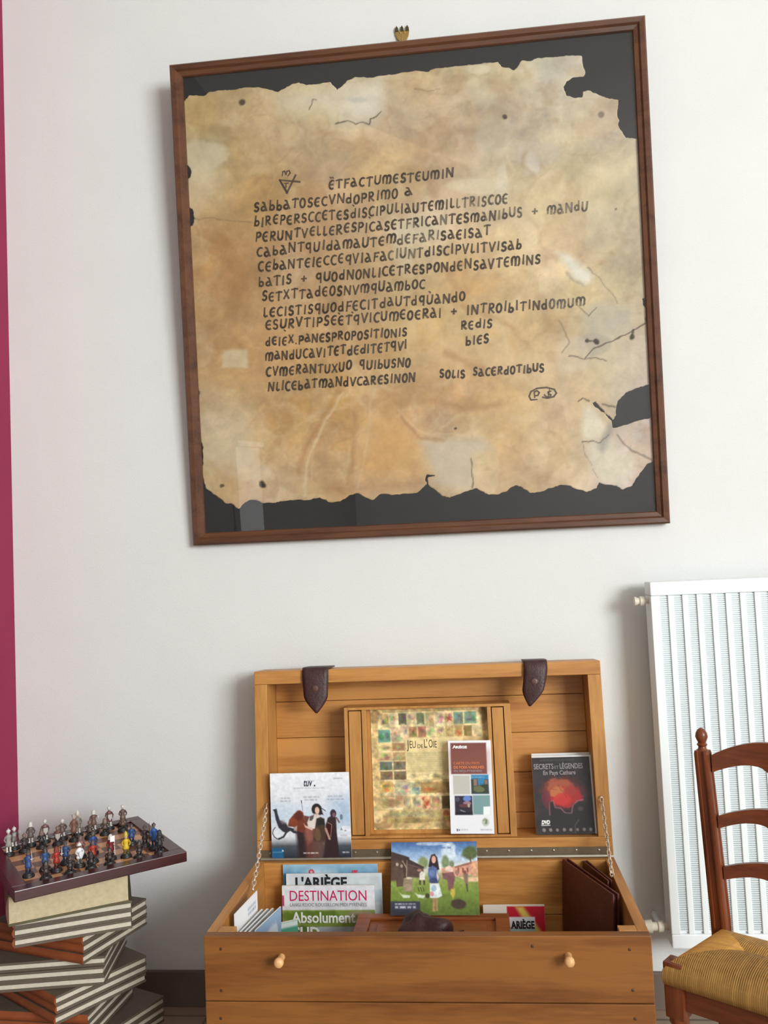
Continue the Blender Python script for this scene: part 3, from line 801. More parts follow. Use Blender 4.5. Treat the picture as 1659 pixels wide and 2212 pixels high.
lathe(bm, [(.006, 0), (.006, .008), (.011, .009), (.011, .018), (.008, .019), (.008, .024), (.010, .025), (.010, .030), (.004, .032)], seg=12, mtx=mt); obj('bleed_valve', bm, M['plastic_ivory'], rad, smooth=40)
bm = NB(); mt = Matrix.Translation((RX0, RY0 + .03, RZ0 + .035)) @ Matrix.Rotation(-math.pi / 2, 4, 'Y')
lathe(bm, [(.007, 0), (.007, .010), (.012, .011), (.012, .022), (.009, .024), (.009, .034), (.014, .035), (.013, .050), (.010, .052)], seg=14, mtx=mt)
obj('lower_valve', bm, M['plastic_ivory'], rad, smooth=40)
bm = NB(); tube(bm, [(RX0 - .018, RY0 + .03, RZ0 + .035), (RX0 - .018, RY0 + .06, RZ0 + .035), (RX0 - .018, WALL - .001, RZ0 + .035)], .006); obj('pipe', bm, M['radiator'], rad)
for xx in (RX0 + .12, RX1 - .14):
    for za in (RZ0 + .1, RZ1 - .15):
        bm = NB(); box(bm, (xx, RY1, za), (xx + .03, WALL, za + .03)); obj('wall_bracket', bm, M['radiator'], rad)

# ================================================================== chest
CX0, CX1, CY0, CY1, CZ = -0.5048, 0.2663, 1.5043, 1.8838, 0.3845
TH = 0.019
chest = thing('wooden_chest', 'open honey-coloured oak chest on the floor, its lid propped up against the wall', 'chest', ((CX0 + CX1) / 2, (CY0 + CY1) / 2, 0))
zs = [0.012, 0.130, 0.2725, CZ]


def planks(name, f, m):                       # three boards with open joints
    bm = NB()
    for a, b in zip(zs, zs[1:]): f(bm, a + 0.0008, b - 0.0008)
    return obj(name, bm, m, chest)


planks('front_panel', lambda bm, a, b: box(bm, (CX0, CY0, a), (CX1, CY0 + TH, b), bevel=.0016), M['oak_front_shaded'])
planks('back_panel', lambda bm, a, b: box(bm, (CX0 + TH, CY1 - TH, a), (CX1 - TH, CY1, b), bevel=.0012), M['oak_x'])
for x0 in (CX0, CX1 - TH): planks('side_panel', lambda bm, a, b: box(bm, (x0, CY0 + TH + .0002, a), (x0 + TH, CY1, b), bevel=.0012), M['oak_y'])
bm = NB(); box(bm, (CX0 + TH, CY0 + TH, .012), (CX1 - TH, CY1 - TH, .028)); obj('bottom_board', bm, M['oak_x'], chest)
for x0 in (CX0 + TH + .0002, CX1 - TH - .0302):
    bm = NB(); box(bm, (x0, CY0 + TH + .0002, .028), (x0 + .030, CY0 + TH + .022, CZ - .0004), bevel=.001); obj('corner_post', bm, M['oak_z'], chest)
for x0 in (CX0 + .03, CX1 - .07):
    for y0 in (CY0 + .03, CY1 - .07):
        bm = NB(); box(bm, (x0, y0, 0), (x0 + .04, y0 + .04, .0125)); obj('foot', bm, M['oak_x'], chest)
for px, py in ((603, 2078), (1230, 2076)):
    k = P(px, py, CY0 - .018); bm = NB()
    mt = Matrix.Translation((k.x, CY0 + .001, k.z)) @ Matrix.Rotation(math.pi / 2, 4, 'X')
    lathe(bm, [(.0065, 0), (.0062, .012), (.0072, .016), (.0086, .020), (.0084, .025), (.006, .028), (.002, .029)], seg=16, mtx=mt)
    obj('knob', bm, M['oak_pale'], chest, smooth=50, label='pale turned wooden peg')
for px, py in ((477, 2050), (478, 2140), (477, 2200), (1360, 2051), (1367, 2139), (1372, 2201), (1150, 2044)):
    bm = NB(); k = P(px, py, CY0); lathe(bm, [(.0028, -.0005), (.0026, .0006), (.0012, .001)], seg=8, mtx=Matrix.Translation((k.x, CY0, k.z)) @ Matrix.Rotation(math.pi / 2, 4, 'X'))
    obj('nail', bm, M['nail'], chest)

# lid: a shallow box hinged at the back, leaning on the wall
LA = math.atan2(.0312, .4079); LH, LD, LR = .409, .100, .029
L0 = Vector(((CX0 + CX1) / 2, CY1 + .0005, CZ)); LU = Vector((0, math.sin(LA), math.cos(LA))); LDp = Vector((0, math.cos(LA), -math.sin(LA)))
LM = Matrix(((1, LDp.x, LU.x, L0.x), (0, LDp.y, LU.y, L0.y), (0, LDp.z, LU.z, L0.z), (0, 0, 0, 1)))    # local x, depth, up
LHW = (CX1 - CX0) / 2


def lidp(px, py, dep):
    q = LM.inverted() @ plane_hit(px, py, L0 + LDp * dep, LDp); return q.x, q.z


def lidobj(name, bm, m, **k):
    bmesh.ops.transform(bm, matrix=LM, verts=bm.verts); return obj(name, bm, m, chest, **k)


bm = NB(); box(bm, (-LHW, 0, LH - LR), (LHW, LD, LH), bevel=.0014); lidobj('lid_top_board', bm, M['oak_x'])
bm = NB(); box(bm, (-LHW, 0, .002), (LHW, LD, .040), bevel=.0014); lidobj('lid_bottom_board', bm, M['oak_x'])
for s in (-1, 1):
    bm = NB(); a, b = sorted((s * LHW, s * (LHW - LR))); box(bm, (a, 0, .0403), (b, LD, LH - LR - .0003), bevel=.0014); lidobj('lid_side_board', bm, M['oak_z'])
bm = NB()
for a, b in ((.0403, .0745), (.0755, .162), (.163, .2495), (.2505, .3325), (.3335, LH - LR - .0003)):
    box(bm, (-LHW + LR + .0002, LD - .014, a), (LHW - LR - .0002, LD, b), bevel=.0012)
lidobj('lid_back_boards', bm, M['oak_x'])
# piano hinge
bm = NB(); box(bm, (-LHW + .01, -.0016, .0035), (LHW - .01, -.0001, .0205), mtx=LM); tube(bm, [L0 + Vector((-LHW + .01, -.0048, .0030)), L0 + Vector((LHW - .01, -.0048, .0030))], .0042, 8)
hinge = obj('piano_hinge', bm, [M['steel_dark'], M['steel']], chest, label='tarnished metal strip hinge')
for f in hinge.data.polygons:
    if len(f.vertices) != 4 or f.index >= 6: f.material_index = 1
for i in range(16):
    xx = -LHW + .03 + i * (2 * LHW - .06) / 15
    bm = NB(); lathe(bm, [(.0030, 0), (.0024, .0012), (.0006, .0016)], seg=8, mtx=LM @ Matrix.Translation((xx, -.0016, .014)) @ Matrix.Rotation(math.pi / 2, 4, 'X')); obj('hinge_screw', bm, M['steel'], hinge)

# display frame inside the lid, holding the old game print
DX0, DX1, DZ0, DZ1, DF = -.1835, .1860, .0406, .3225, .008
dsp = NB()
DB = LD - .0145
for x0, x1, z0, z1, d0 in ((DX0, DX0 + .008, DZ0, DZ1, DF), (DX1 - .014, DX1, DZ0, DZ1, DF), (DX0 + .0082, DX1 - .0142, DZ1 - .006, DZ1, DF), (DX0 + .0082, DX1 - .0142, DZ0, DZ0 + .005, DF),
                           (-.144, -.134, DZ0 + .0052, DZ1 - .0062, DF), (.135, .1435, DZ0 + .0052, DZ1 - .0062, DF),
                           (DX0 + .0100, -.1462, DZ0 + .0072, DZ1 - .0082, DF + .002), (.1457, DX1 - .0162, DZ0 + .0072, DZ1 - .0082, DF + .002)):
    box(dsp, (x0, d0, z0), (x1, DB, z1), bevel=.0008)
box(dsp, (DX0 + .001, DF + .022, DZ0 + .001), (DX1 - .001, DB - .0005, DZ1 - .001))
disp = lidobj('display_frame', dsp, M['oak_z'])
PXM = LM @ Matrix.Translation((-.1265, DF + .0212, DZ0 + .0135)) @ Matrix(((1, 0, 0, 0), (0, 0, -1, 0), (0, 1, 0, 0), (0, 0, 0, 1)))
PW, PH = .2612, DZ1 - DZ0 - .0215


def paint_game(a):
    base = (226, 198, 144); a.c[:] = base
    a.speckle(.10, 6, 41); r = random.Random(5)
    x0, y0, x1, y1 = 90, 120, 1500, 1630
    a.rect(80, 100, 1500, 1640, (205, 174, 120), .5); a.blot(130, 180, 70, 90, (110, 82, 48), 61, .7); a.blot(180, 1560, 110, 90, (128, 96, 58), 62, .7)
    a.blot(1450, 180, 60, 120, (120, 92, 52), 63, .7); a.blot(120, 1480, 60, 80, (226, 200, 150), 64, .7)
    a.poly([(160, 180), (220, 130), (1390, 125), (1440, 200), (1440, 460), (1000, 470), (490, 470), (490, 1010), (1030, 1020), (1030, 1390), (250, 1390), (180, 1250), (150, 330)], (228, 204, 156), .75, 12)
    cols = [(92, 104, 84), (196, 168, 132), (86, 150, 140), (176, 110, 84), (214, 184, 130), (150, 120, 84), (202, 176, 140), (120, 140, 120), (110, 84, 64), (190, 150, 110), (216, 164, 124)]

    def cell(x, y, w, h, k=None, dark=None):
        c = k or r.choice(cols); a.rect(x + 5, y + 5, x + w - 5, y + h - 5, c, .8)
        for _ in range(4): a.ell(x + w * r.uniform(.25, .75), y + h * r.uniform(.3, .75), w * r.uniform(.1, .25), h * r.uniform(.1, .25), tuple(int(v * r.uniform(.45, 1.15)) for v in c), .7, .8)
    xs = [190, 300, 410, 522, 635, 742, 860, 975, 1090, 1220, 1380]
    ks = [(184, 150, 104), (206, 186, 154), (80, 88, 70), (196, 176, 136), (98, 116, 92), (186, 162, 120), (206, 180, 144), (222, 178, 140), (108, 142, 118), (104, 144, 120)]
    for i in range(10): cell(xs[i], 140, xs[i + 1] - xs[i], 165, ks[i])
    for i in range(8): a.poly([(xs[i] + 10, 305), (xs[i] + 40, 280), (xs[i + 1] - 30, 285), (xs[i + 1] - 8, 305)], (226, 204, 160), .7, 8)
    for i, k in enumerate([(206, 178, 144), (206, 178, 144), (172, 118, 88), (166, 102, 84), (214, 192, 146), (196, 178, 130), (186, 158, 106), (190, 150, 92), (120, 96, 60)]): cell(310 + i * 112, 318, 112, 150, k)
    for i, k in enumerate([((84, 150, 140), (206, 178, 148)), ((222, 196, 140), (170, 122, 88)), ((200, 168, 120), (184, 150, 104)), ((74, 92, 104), (104, 94, 80)), ((104, 84, 60), (92, 82, 64)), ((224, 180, 100), (200, 176, 140)), ((200, 166, 118), (190, 164, 124))]):
        y = (350, 525, 645, 765, 890, 1020, 1200)[i]; h = (175, 115, 115, 120, 120, 150, 170)[i]
        cell(150 + i * 3, y, 165, h, k[0]); cell(318 + i * 3, y, 165, h, k[1])
    for i, k in enumerate([(186, 164, 122), (200, 180, 136), (222, 160, 122), (206, 170, 126), (82, 74, 50)]): cell(420 + i * 120, 1215, 120, 175, k)
    a.poly([(660, 1250), (700, 1230), (690, 1300), (760, 1270), (740, 1350), (690, 1330), (720, 1380), (700, 1290)], (178, 52, 40), .85, 10)
    a.poly([(1000, 200), (1030, 210), (1045, 165), (1055, 215), (1085, 200), (1065, 235), (1085, 265), (1040, 250), (1015, 275), (1020, 235)], (168, 58, 48), .85, 8)
    cell(340, 1030, 210, 180, (196, 182, 152)); cell(540, 1040, 120, 160, (150, 168, 146)); cell(650, 1040, 380, 150, (160, 128, 76))
    a.rect(490, 470, 1200, 1010, (236, 212, 158), .9)
    a.rect(500, 650, 1010, 920, (212, 194, 142), .7)
    for i in range(9): a.words(510, 1000, 672 + i * 28, 9, (190, 168, 116), .5, 70 + i)
    a.ell(850, 980, 40, 45, (150, 124, 74), .6, .9); a.blot(900, 1090, 140, 60, (168, 138, 84), 65, .6); a.blot(700, 1060, 120, 40, (150, 118, 70), 66, .5)
    a.poly([(240, 1400), (900, 1400), (900, 1560), (220, 1570)], (176, 152, 100), .7, 14); a.blot(520, 1450, 240, 30, (146, 152, 120), 67, .6); a.blot(560, 1530, 300, 30, (132, 104, 62), 68, .6)
    cell(905, 1390, 120, 160, (222, 166, 122)); a.ell(955, 1440, 34, 36, (170, 74, 50), .8, .6)
    a.blot(300, 1300, 90, 50, (140, 106, 66), 69, .6)
    a.line([(150, 330), (155, 200), (230, 130), (800, 118), (1380, 120), (1440, 190)], 9, (140, 112, 70), .5)
    Ux = (a.X - 70) / 1435; Vx = (a.Y - 90) / 1435; keep = np.where((a.X > 490) & (a.Y > 470) & (a.Y < 940), .25, 1.0)
    for ch, sd in ((0, 131), (1, 132), (2, 133)): a.c[..., ch] *= 1 + keep * (.16 * (fbm(Ux, Vx, 30, sd, 3) - .5) + .85 * (fbm(Ux, Vx, 26, 140, 4) - .5))
    a.speckle(.14, 22, 42); a.mix(np.full(a.X.shape, .22), (232, 208, 158))


gm = bpy.data.objects.new('game_print', None)
gmesh = sheet('game_print', PW, PH, (70, 90, 1505, 1640), paint_game, disp, M['print_matt'])
gmesh.matrix_local = ORIG[chest.name].inverted() @ PXM
bpy.data.objects.remove(gm)
def game_pos(x, y): return ((x - 70) / 1435 * PW, (1 - (y - 90) / 1550) * PH, .0008)


def join_letters(parts, name, parent, label=None):
    """several rows of letters of one print become one part"""
    base = parts[0]; bmj = NB(); mats = []
    for o in parts:
        mi = len(mats); mats.append(o.data.materials[0]); n0 = len(bmj.faces)
        bmj.from_mesh(o.data); bmj.faces.ensure_lookup_table()
        for f in bmj.faces[n0:]: f.material_index = mi
    for o in parts: bpy.data.objects.remove(o)
    me = bpy.data.meshes.new(name); bmj.to_mesh(me); bmj.free()
    for mm in mats: me.materials.append(mm)
    o = link(bpy.data.objects.new(name, me)); o.parent = parent
    if label: o['label'] = label
    return o


gl = [lettering('title', 'J', .0265, game_pos(508, 605), M['brown_ink'], disp, xs=.62), lettering('title', 'EU', .0225, game_pos(545, 600), M['brown_ink'], disp, xs=.55),
      lettering('title', 'DE', .012, game_pos(640, 603), M['brown_ink'], disp, xs=.9), lettering('title', 'L', .0265, game_pos(722, 600), M['brown_ink'], disp, xs=.6),
      lettering('title', "'", .0265, game_pos(752, 600), M['brown_ink'], disp, xs=.6), lettering('title', 'O', .0255, game_pos(778, 600), M['brown_ink'], disp, width=.0088), lettering('title', 'IE', .0205, game_pos(834, 600), M['brown_ink'], disp, xs=.6)]
gt = join_letters(gl, 'game_title', disp); gt.matrix_local = gmesh.matrix_local.copy()

# leather straps over the lid's top edge
def strap(px0, px1, tip, twist):
    xa, _ = lidp(px0, 1440, -.004); xb, _ = lidp(px1, 1440, -.004); xt, zt = lidp(*tip, -.008)
    xc, hw = (xa + xb) / 2, (xb - xa) / 2
    path = [(.085, LH + .0035), (.05, LH + .0040), (.012, LH + .0045), (.0, LH + .0040), (-.0045, LH - .001), (-.0055, LH - .012)]
    n = 14
    for i in range(1, n + 1):
        t = i / n; path.append((-.0055 - .003 * t, LH - .012 + (zt - LH + .012) * t))
    bm = NB(); rows = []
    for i, (dd, zz) in enumerate(path):
        t = max(0, (i - 5) / n); w = hw * (1 - .10 * min(1, t * 1.5)) * (1 if t < .55 else max(0.03, 1 - ((t - .55) / .45) ** 1.55))
        cx = xc + (xt - xc) * t ** 1.4; ang = twist * t
        row = []
        for j in range(7):
            s = -1 + 2 * j / 6
            row.append(bm.verts.new(Vector((cx + s * w * math.cos(ang), dd - .0035 * (1 - s * s) * (1 if i > 4 else 0) - abs(s * w * math.sin(ang)) * .5 - (s * w * math.sin(ang)), zz))))
        rows.append(row)
    for a, b in zip(rows, rows[1:]):
        for j in range(6): bm.faces.new((a[j], a[j + 1], b[j + 1], b[j]))
    bmesh.ops.recalc_face_normals(bm, faces=bm.faces)
    o = lidobj('strap', bm, M['leather'], smooth=True, label='dark brown pointed leather strap')
    so = o.modifiers.new('thickness', 'SOLIDIFY'); so.thickness = .0032; so.offset = 0
    bm = NB(); sx, sz = xc + (xt - xc) * .25, LH - .012 + (zt - LH) * .30
    lathe(bm, [(.0075, 0), (.0068, .0022), (.003, .0032)], seg=14, mtx=LM @ Matrix.Translation((sx, -.0112, sz)) @ Matrix.Rotation(math.pi / 2, 4, 'X'))
    obj('stud', bm, M['leather_stud'], o)


strap(653, 709, (684, 1540), 0.0)
strap(1131, 1182, (1144, 1525), 0.30)


def chain(a, b, n, sag):
    a, b = Vector(a), Vector(b); pts = []
    for i in range(n + 1):
        t = i / n; p = a.lerp(b, t); p.z -= sag * 4 * t * (1 - t); pts.append(p)
    bm = NB()
    for i in range(n):
        c = (pts[i] + pts[i + 1]) / 2; d = (pts[i + 1] - pts[i]); ln = d.length * .5 + .0022; d.normalize()
        sd = d.orthogonal().normalized(); sd = Matrix.Rotation(math.pi / 2 * (i % 2) + .6, 3, d) @ sd
        tube(bm, [c + d * ln * math.cos(q) + sd * .0037 * math.sin(q) for q in [2 * math.pi * k / 12 for k in range(12)]], .00125, 6, closed=True)
    for p in (a, b):
        q = bmesh.ops.create_icosphere(bm, subdivisions=1, radius=.0032, matrix=Matrix.Translation(p))
    return obj('chain', bm, M['chain'], chest, smooth=True)


chain(P(577, 1737, CY1 + .006), PZ(540, 1922, CZ - .004) + Vector((.006, 0, 0)), 19, .004)
chain(P(1299, 1722, CY1 + .006), PZ(1326, 1893, CZ - .003) + Vector((-.003, 0, 0)), 18, .004)

# ================================================================== prints on and in the chest
# -- mammoth riders leaflet, standing on the back edge at the left
bl, br, tl = P(588, 1856, 1.8720), P(760, 1852, 1.8720), P(589, 1671, 1.8790)
bl.z = br.z = CZ + .0045 + .0035
mm_, w, h = sheet_matrix(bl, br, tl)


def paint_mammoth(a):
    a.grad([(130, (240, 240, 247)), (600, (228, 232, 242)), (900, (206, 218, 234)), (1250, (226, 230, 238)), (1340, (170, 174, 182)), (1420, (78, 86, 92)), (1640, (46, 52, 60))])
    a.poly([(1180, 620), (1490, 560), (1490, 1080), (1330, 1060)], (150, 178, 212), .6, 130)
    a.poly([(150, 650), (520, 700), (420, 1000), (150, 1000)], (196, 212, 228), .5, 120)
    a.blot(1400, 1130, 90, 60, (238, 238, 244), 3, .8); a.poly([(1318, 1150), (1335, 1095), (1352, 1150)], (70, 80, 84), .7, 8); a.ell(1400, 1160, 18, 14, (110, 112, 120), .6); a.words(1310, 1420, 1240, 16, (150, 120, 124), .5, 4)
    a.poly([(700, 880), (800, 900), (800, 1050), (720, 1060)], (112, 66, 62), .9, 10)
    a.line([(672, 620), (690, 800)], 7, (60, 56, 60), .8); a.line([(672, 615), (674, 660)], 15, (50, 48, 54), .9)
    a.poly([(560, 1060), (760, 1010), (900, 1100), (1000, 1300), (1000, 1640), (610, 1640), (600, 1300)], (104, 62, 56), 1, 10)
    a.poly([(560, 1150), (700, 1150), (740, 1640), (600, 1640)], (52, 40, 44), .9, 30)
    a.poly([(700, 1050), (860, 1120), (870, 1320), (760, 1400), (720, 1250)], (148, 92, 82), .8, 30)
    a.poly([(425, 1070), (460, 950), (540, 850), (600, 795), (640, 785), (695, 825), (715, 960), (740, 1100), (680, 1190), (590, 1150), (520, 1080)], (120, 58, 42), 1, 10)
    a.blot(620, 900, 70, 80, (88, 40, 36), 5, .7); a.blot(520, 990, 70, 60, (150, 72, 44), 6, .6)
    a.poly([(180, 770), (245, 752), (262, 850), (292, 955), (400, 1010), (430, 1080), (560, 1120), (580, 1200), (520, 1190), (470, 1150), (400, 1190), (340, 1160), (270, 1090), (225, 950), (205, 810)], (50, 50, 60), 1, 8)
    a.poly([(290, 965), (360, 960), (430, 1030), (330, 1020)], (150, 142, 150), .7, 20); a.poly([(540, 1080), (590, 1060), (580, 1150), (530, 1150)], (196, 172, 156), .8, 10)
    a.line([(400, 1170), (370, 1230), (310, 1280), (240, 1290), (190, 1250), (165, 1190), (178, 1130), (215, 1085)], 16, (64, 60, 68), .9); a.line([(400, 1175), (350, 1255), (270, 1290)], 34, (52, 48, 56), .9)
    a.poly([(760, 1010), (800, 910), (870, 860), (960, 880), (1000, 960), (960, 1090), (880, 1120), (780, 1110)], (226, 214, 208), 1, 8)
    a.poly([(800, 900), (880, 870), (870, 930), (840, 975), (800, 975)], (92, 86, 92), .9, 8); a.poly([(700, 1020), (730, 1060), (860, 1110), (840, 1150), (720, 1090)], (226, 190, 180), .9, 8)
    a.ell(925, 775, 84, 102, (44, 36, 40), 1, .15); a.poly([(880, 700), (1000, 720), (1030, 860), (980, 880), (860, 840)], (46, 38, 42), .95, 10)
    a.line([(1000, 750), (1075, 805)], 16, (60, 52, 56), .8); a.line([(990, 800), (1030, 870)], 18, (50, 42, 46), .8)
    a.ell(935, 795, 38, 62, (226, 190, 174), 1, .25); a.poly([(880, 850), (960, 850), (960, 900), (900, 900)], (222, 196, 184), .8, 12)
    a.poly([(1110, 930), (1160, 900), (1250, 920), (1255, 1200), (1290, 1640), (1020, 1640), (1070, 1060)], (58, 42, 46), 1, 10)
    a.ell(1205, 855, 52, 74, (62, 48, 68), 1, .2); a.ell(1215, 880, 24, 40, (150, 104, 110), .8); a.poly([(1080, 1040), (1170, 1040), (1180, 1220), (1090, 1260)], (64, 26, 30), .9, 10)
    a.line([(1105, 1010), (1175, 1050), (1150, 1260)], 10, (196, 156, 140), .8); a.line([(1260, 930), (1300, 1010)], 28, (110, 72, 76), .8)
    a.poly([(920, 940), (990, 912), (1050, 945), (1062, 1060), (1070, 1340), (940, 1400), (850, 1340), (880, 1150)], (78, 58, 48), 1, 10)
    a.poly([(930, 940), (1050, 945), (1060, 1050), (910, 1070)], (44, 44, 42), .9, 12); a.blot(930, 1220, 60, 120, (120, 94, 70), 7, .7)
    a.poly([(850, 1330), (1060, 1330), (1000, 1640), (830, 1640)], (104, 76, 70), .8, 30); a.line([(1070, 1120), (1130, 1300)], 36, (196, 152, 140), .9)
    a.line([(1215, 640), (1290, 740), (1350, 850)], 9, (206, 226, 244), .9); a.ell(1340, 920, 24, 50, (84, 96, 110), .7)
    a.rect(120, 1450, 345, 1660, (32, 96, 142), .9); a.words(160, 320, 1525, 18, (150, 190, 214), .6, 9); a.ell(330, 1500, 14, 14, (236, 242, 248), .9)
    a.words(680, 940, 1545, 22, (236, 232, 232), .85, 10); a.words(1340, 1450, 1538, 22, (236, 232, 232), .9, 12)
    a.words(540, 1075, 398, 26, (176, 174, 186), .6, 13); a.words(600, 1000, 445, 10, (200, 198, 208), .5, 14)
    for x0, x1, y in ((325, 490, 570), (310, 490, 622), (705, 975, 556), (725, 950, 606), (1125, 1370, 550), (1110, 1395, 604)): a.words(x0, x1, y, 28, (150, 152, 164), .6, y)
    a.words(1230, 1380, 232, 18, (140, 136, 150), .6, 20); a.line([(740, 300), (800, 262), (900, 270)], 6, (90, 92, 112), .6)
    a.speckle(.07, 30, 43)


t, cov = booklet('leaflet', 'white leaflet with a mammoth and riders, standing at the lid\'s left', 'leaflet', mm_, w, h, .0022, (145, 125, 1492, 1628), paint_mammoth, m=M['print_gloss'])
lt = [lettering('logo', 'tuv', .0235, ((722 - 145) / 1347 * w, (1 - (362 - 125) / 1503) * h, .0009), M['navy_ink'], cov, bold=.00035, shear=.25, width=.0195), lettering('logo', '.', .020, ((893 - 145) / 1347 * w, (1 - (362 - 125) / 1503) * h, .0009), M['navy_ink'], cov, bold=.0006)]
join_letters(lt, 'logo_lettering', cov)

# -- two cases standing in the lid's right corner
def lid_sheet(blpx, brpx, tlpx, d0, d1):
    q = []
    for (px, py), d in ((blpx, d0), (brpx, d0), (tlpx, d1)):
        x, z = lidp(px, py, d); q.append(LM @ Vector((x, d, z)))
    return q


bl, br, tl = lid_sheet((1160, 1817), (1287, 1815), (1152, 1637), .022, .040)
bz = LM @ Vector((0, .022, .0408)); sh_ = bz.z - bl.z
bl.z += max(0, sh_); br.z += max(0, sh_)
mm_, w, h = sheet_matrix(bl, br, tl)


def paint_dvd(a):
    a.c[:] = (52, 46, 50); a.speckle(.25, 5, 51)
    a.blot(830, 1020, 480, 330, (96, 44, 46), 52, .9, .9); a.blot(760, 980, 330, 240, (176, 92, 66), 53, .9, .8); a.blot(880, 1120, 340, 220, (178, 44, 48), 54, .95, .8)
    a.blot(690, 1000, 160, 130, (196, 120, 74), 55, .9, .9); a.blot(980, 1000, 120, 90, (166, 62, 54), 56, .8, 1.0); a.blot(800, 1180, 200, 130, (206, 56, 56), 57, .9, .6)
    a.blot(470, 1150, 90, 220, (110, 44, 58), 58, .7); a.line([(740, 860), (790, 960), (850, 1040), (900, 1140)], 14, (120, 50, 44), .6, 18); a.line([(560, 940), (700, 960)], 16, (130, 70, 50), .6, 18)
    a.line([(520, 1500), (530, 1240), (610, 1200), (640, 1350), (760, 1370), (840, 1470), (980, 1480), (1010, 1330), (1120, 1210), (1240, 1190)], 26, (164, 116, 120), .8, 20)
    a.poly([(530, 1640), (535, 1230), (600, 1215), (630, 1360), (740, 1380), (830, 1480), (1010, 1490), (1040, 1300), (1150, 1220), (1330, 1240), (1420, 1500), (1430, 1930), (300, 1930), (420, 1640)], (44, 40, 44), 1, 18)
    a.blot(1170, 1380, 60, 50, (96, 78, 84), 59, .7); a.line([(1030, 1900), (1030, 1740), (1120, 1620)], 16, (112, 104, 112), .8, 12)
    a.words(385, 1110, 308, 30, (110, 102, 108), .5, 21)
    for i in range(8): a.blot(375 + i * 140, 1830, 34, 36, (150, 142, 138), 80 + i, .8, .8)
    a.line([(330, 1728), (505, 1728)], 20, (228, 224, 226), .9)


t = thing('video_case', 'black video case with fiery red cover, standing frontmost in the lid\'s right corner', 'video case', matrix=mm_, group='video cases in the lid')
bm = NB(); box(bm, (0, 0, -.014), (w + .0045, h + .004, -.0002), bevel=.0012); obj('case', bm, M['case'], t, local=True, label='white plastic case edge')
cov = sheet('sleeve', w, h, (210, 245, 1440, 1930), paint_dvd, t, M['print_gloss'])
def dpos(x, y): return ((x - 210) / 1230 * w, (1 - (y - 245) / 1685) * h, .0009)
join_letters([lettering('t', 'SECRETS', .0155, dpos(245, 500), M['silver_ink'], cov, bold=.0003, width=.043), lettering('t', 'ET', .009, dpos(690, 500), M['silver_ink'], cov), lettering('t', 'LÉGENDES', .0155, dpos(800, 500), M['silver_ink'], cov, bold=.0003, width=.050),
              lettering('t', 'En Pays Cathare', .0125, dpos(440, 630), M['silver_ink'], cov, bold=.0003, width=.070)], 'title_lettering', cov)
join_letters([lettering('t', 'DVD', .0105, dpos(330, 1700), M['white_ink'], cov, bold=.0006, shear=.2, width=.0185)], 'disc_logo', cov)
mb = mm_ @ Matrix.Translation((.001, .0045, -.0165))
t2 = thing('video_case', 'white-topped video case standing behind the fiery red one', 'video case', matrix=mb, group='video cases in the lid')
bm = NB(); box(bm, (0, 0, -.012), (w + .003, h + .004, 0), bevel=.0012); obj('case', bm, M['case'], t2, local=True)
bm = NB(); box(bm, (.002, .002, .0), (w + .001, h - .002, .0006)); obj('sleeve', bm, M['case_dark'], t2, local=True)

# -- folded map
bl, br, tl = lid_sheet((974, 1801), (1068, 1801), (961, 1600), -.002, .006)
mm_, w, h = sheet_matrix(bl, br, tl)


def paint_map(a):
    a.c[:] = (240, 238, 244)
    a.rect(262, 215, 1045, 850, (126, 74, 70)); a.poly([(262, 430), (1045, 430), (1045, 760), (262, 740)], (140, 84, 68), .6, 160)
    a.rect(295, 878, 665, 1262, (196, 192, 184)); a.rect(690, 868, 1070, 1252, (60, 130, 178)); a.rect(320, 1292, 700, 1675, (52, 44, 60)); a.rect(712, 1280, 1082, 1668, (124, 158, 160))
    a.poly([(690, 960), (760, 950), (830, 940), (840, 1080), (960, 1060), (990, 960), (1060, 960), (1070, 1252), (690, 1252)], (58, 66, 56), .95, 14)
    a.rect(740, 950, 820, 1090, (150, 118, 112), .9); a.rect(980, 970, 1050, 1060, (146, 112, 100), .9); a.blot(860, 1150, 130, 60, (118, 124, 86), 91, .8, .9); a.words(690, 980, 915, 30, (150, 196, 220), .5, 92)
    a.blot(590, 1350, 90, 60, (110, 140, 216), 93, .95, .4); a.blot(590, 1440, 80, 36, (182, 140, 150), 94, .8); a.blot(380, 1360, 50, 50, (90, 90, 110), 95, .8, .8); a.blot(540, 1490, 120, 36, (112, 66, 64), 96, .8); a.line([(440, 1580), (540, 1615)], 24, (170, 160, 170), .8); a.blot(620, 1490, 26, 40, (200, 190, 170), 97, .8); a.rect(320, 1610, 700, 1675, (36, 30, 44), .6)
    a.poly([(935, 1510), (1085, 1505), (1082, 1675), (930, 1675)], (244, 246, 248), .95, 6)
    a.ell(970, 1820, 76, 80, (178, 186, 164), .8, .5); a.poly([(960, 1740), (1010, 1780), (1000, 1850), (950, 1860), (970, 1800)], (96, 104, 84), .7, 10); a.poly([(900, 1790), (950, 1740), (960, 1800)], (130, 144, 104), .7, 10)
    a.words(860, 1110, 1970, 24, (150, 152, 156), .7, 98); a.rect(345, 1955, 368, 1995, (40, 44, 90)); a.ell(400, 1975, 12, 18, (60, 64, 100)); a.words(435, 580, 1970, 26, (150, 150, 166), .6, 99)


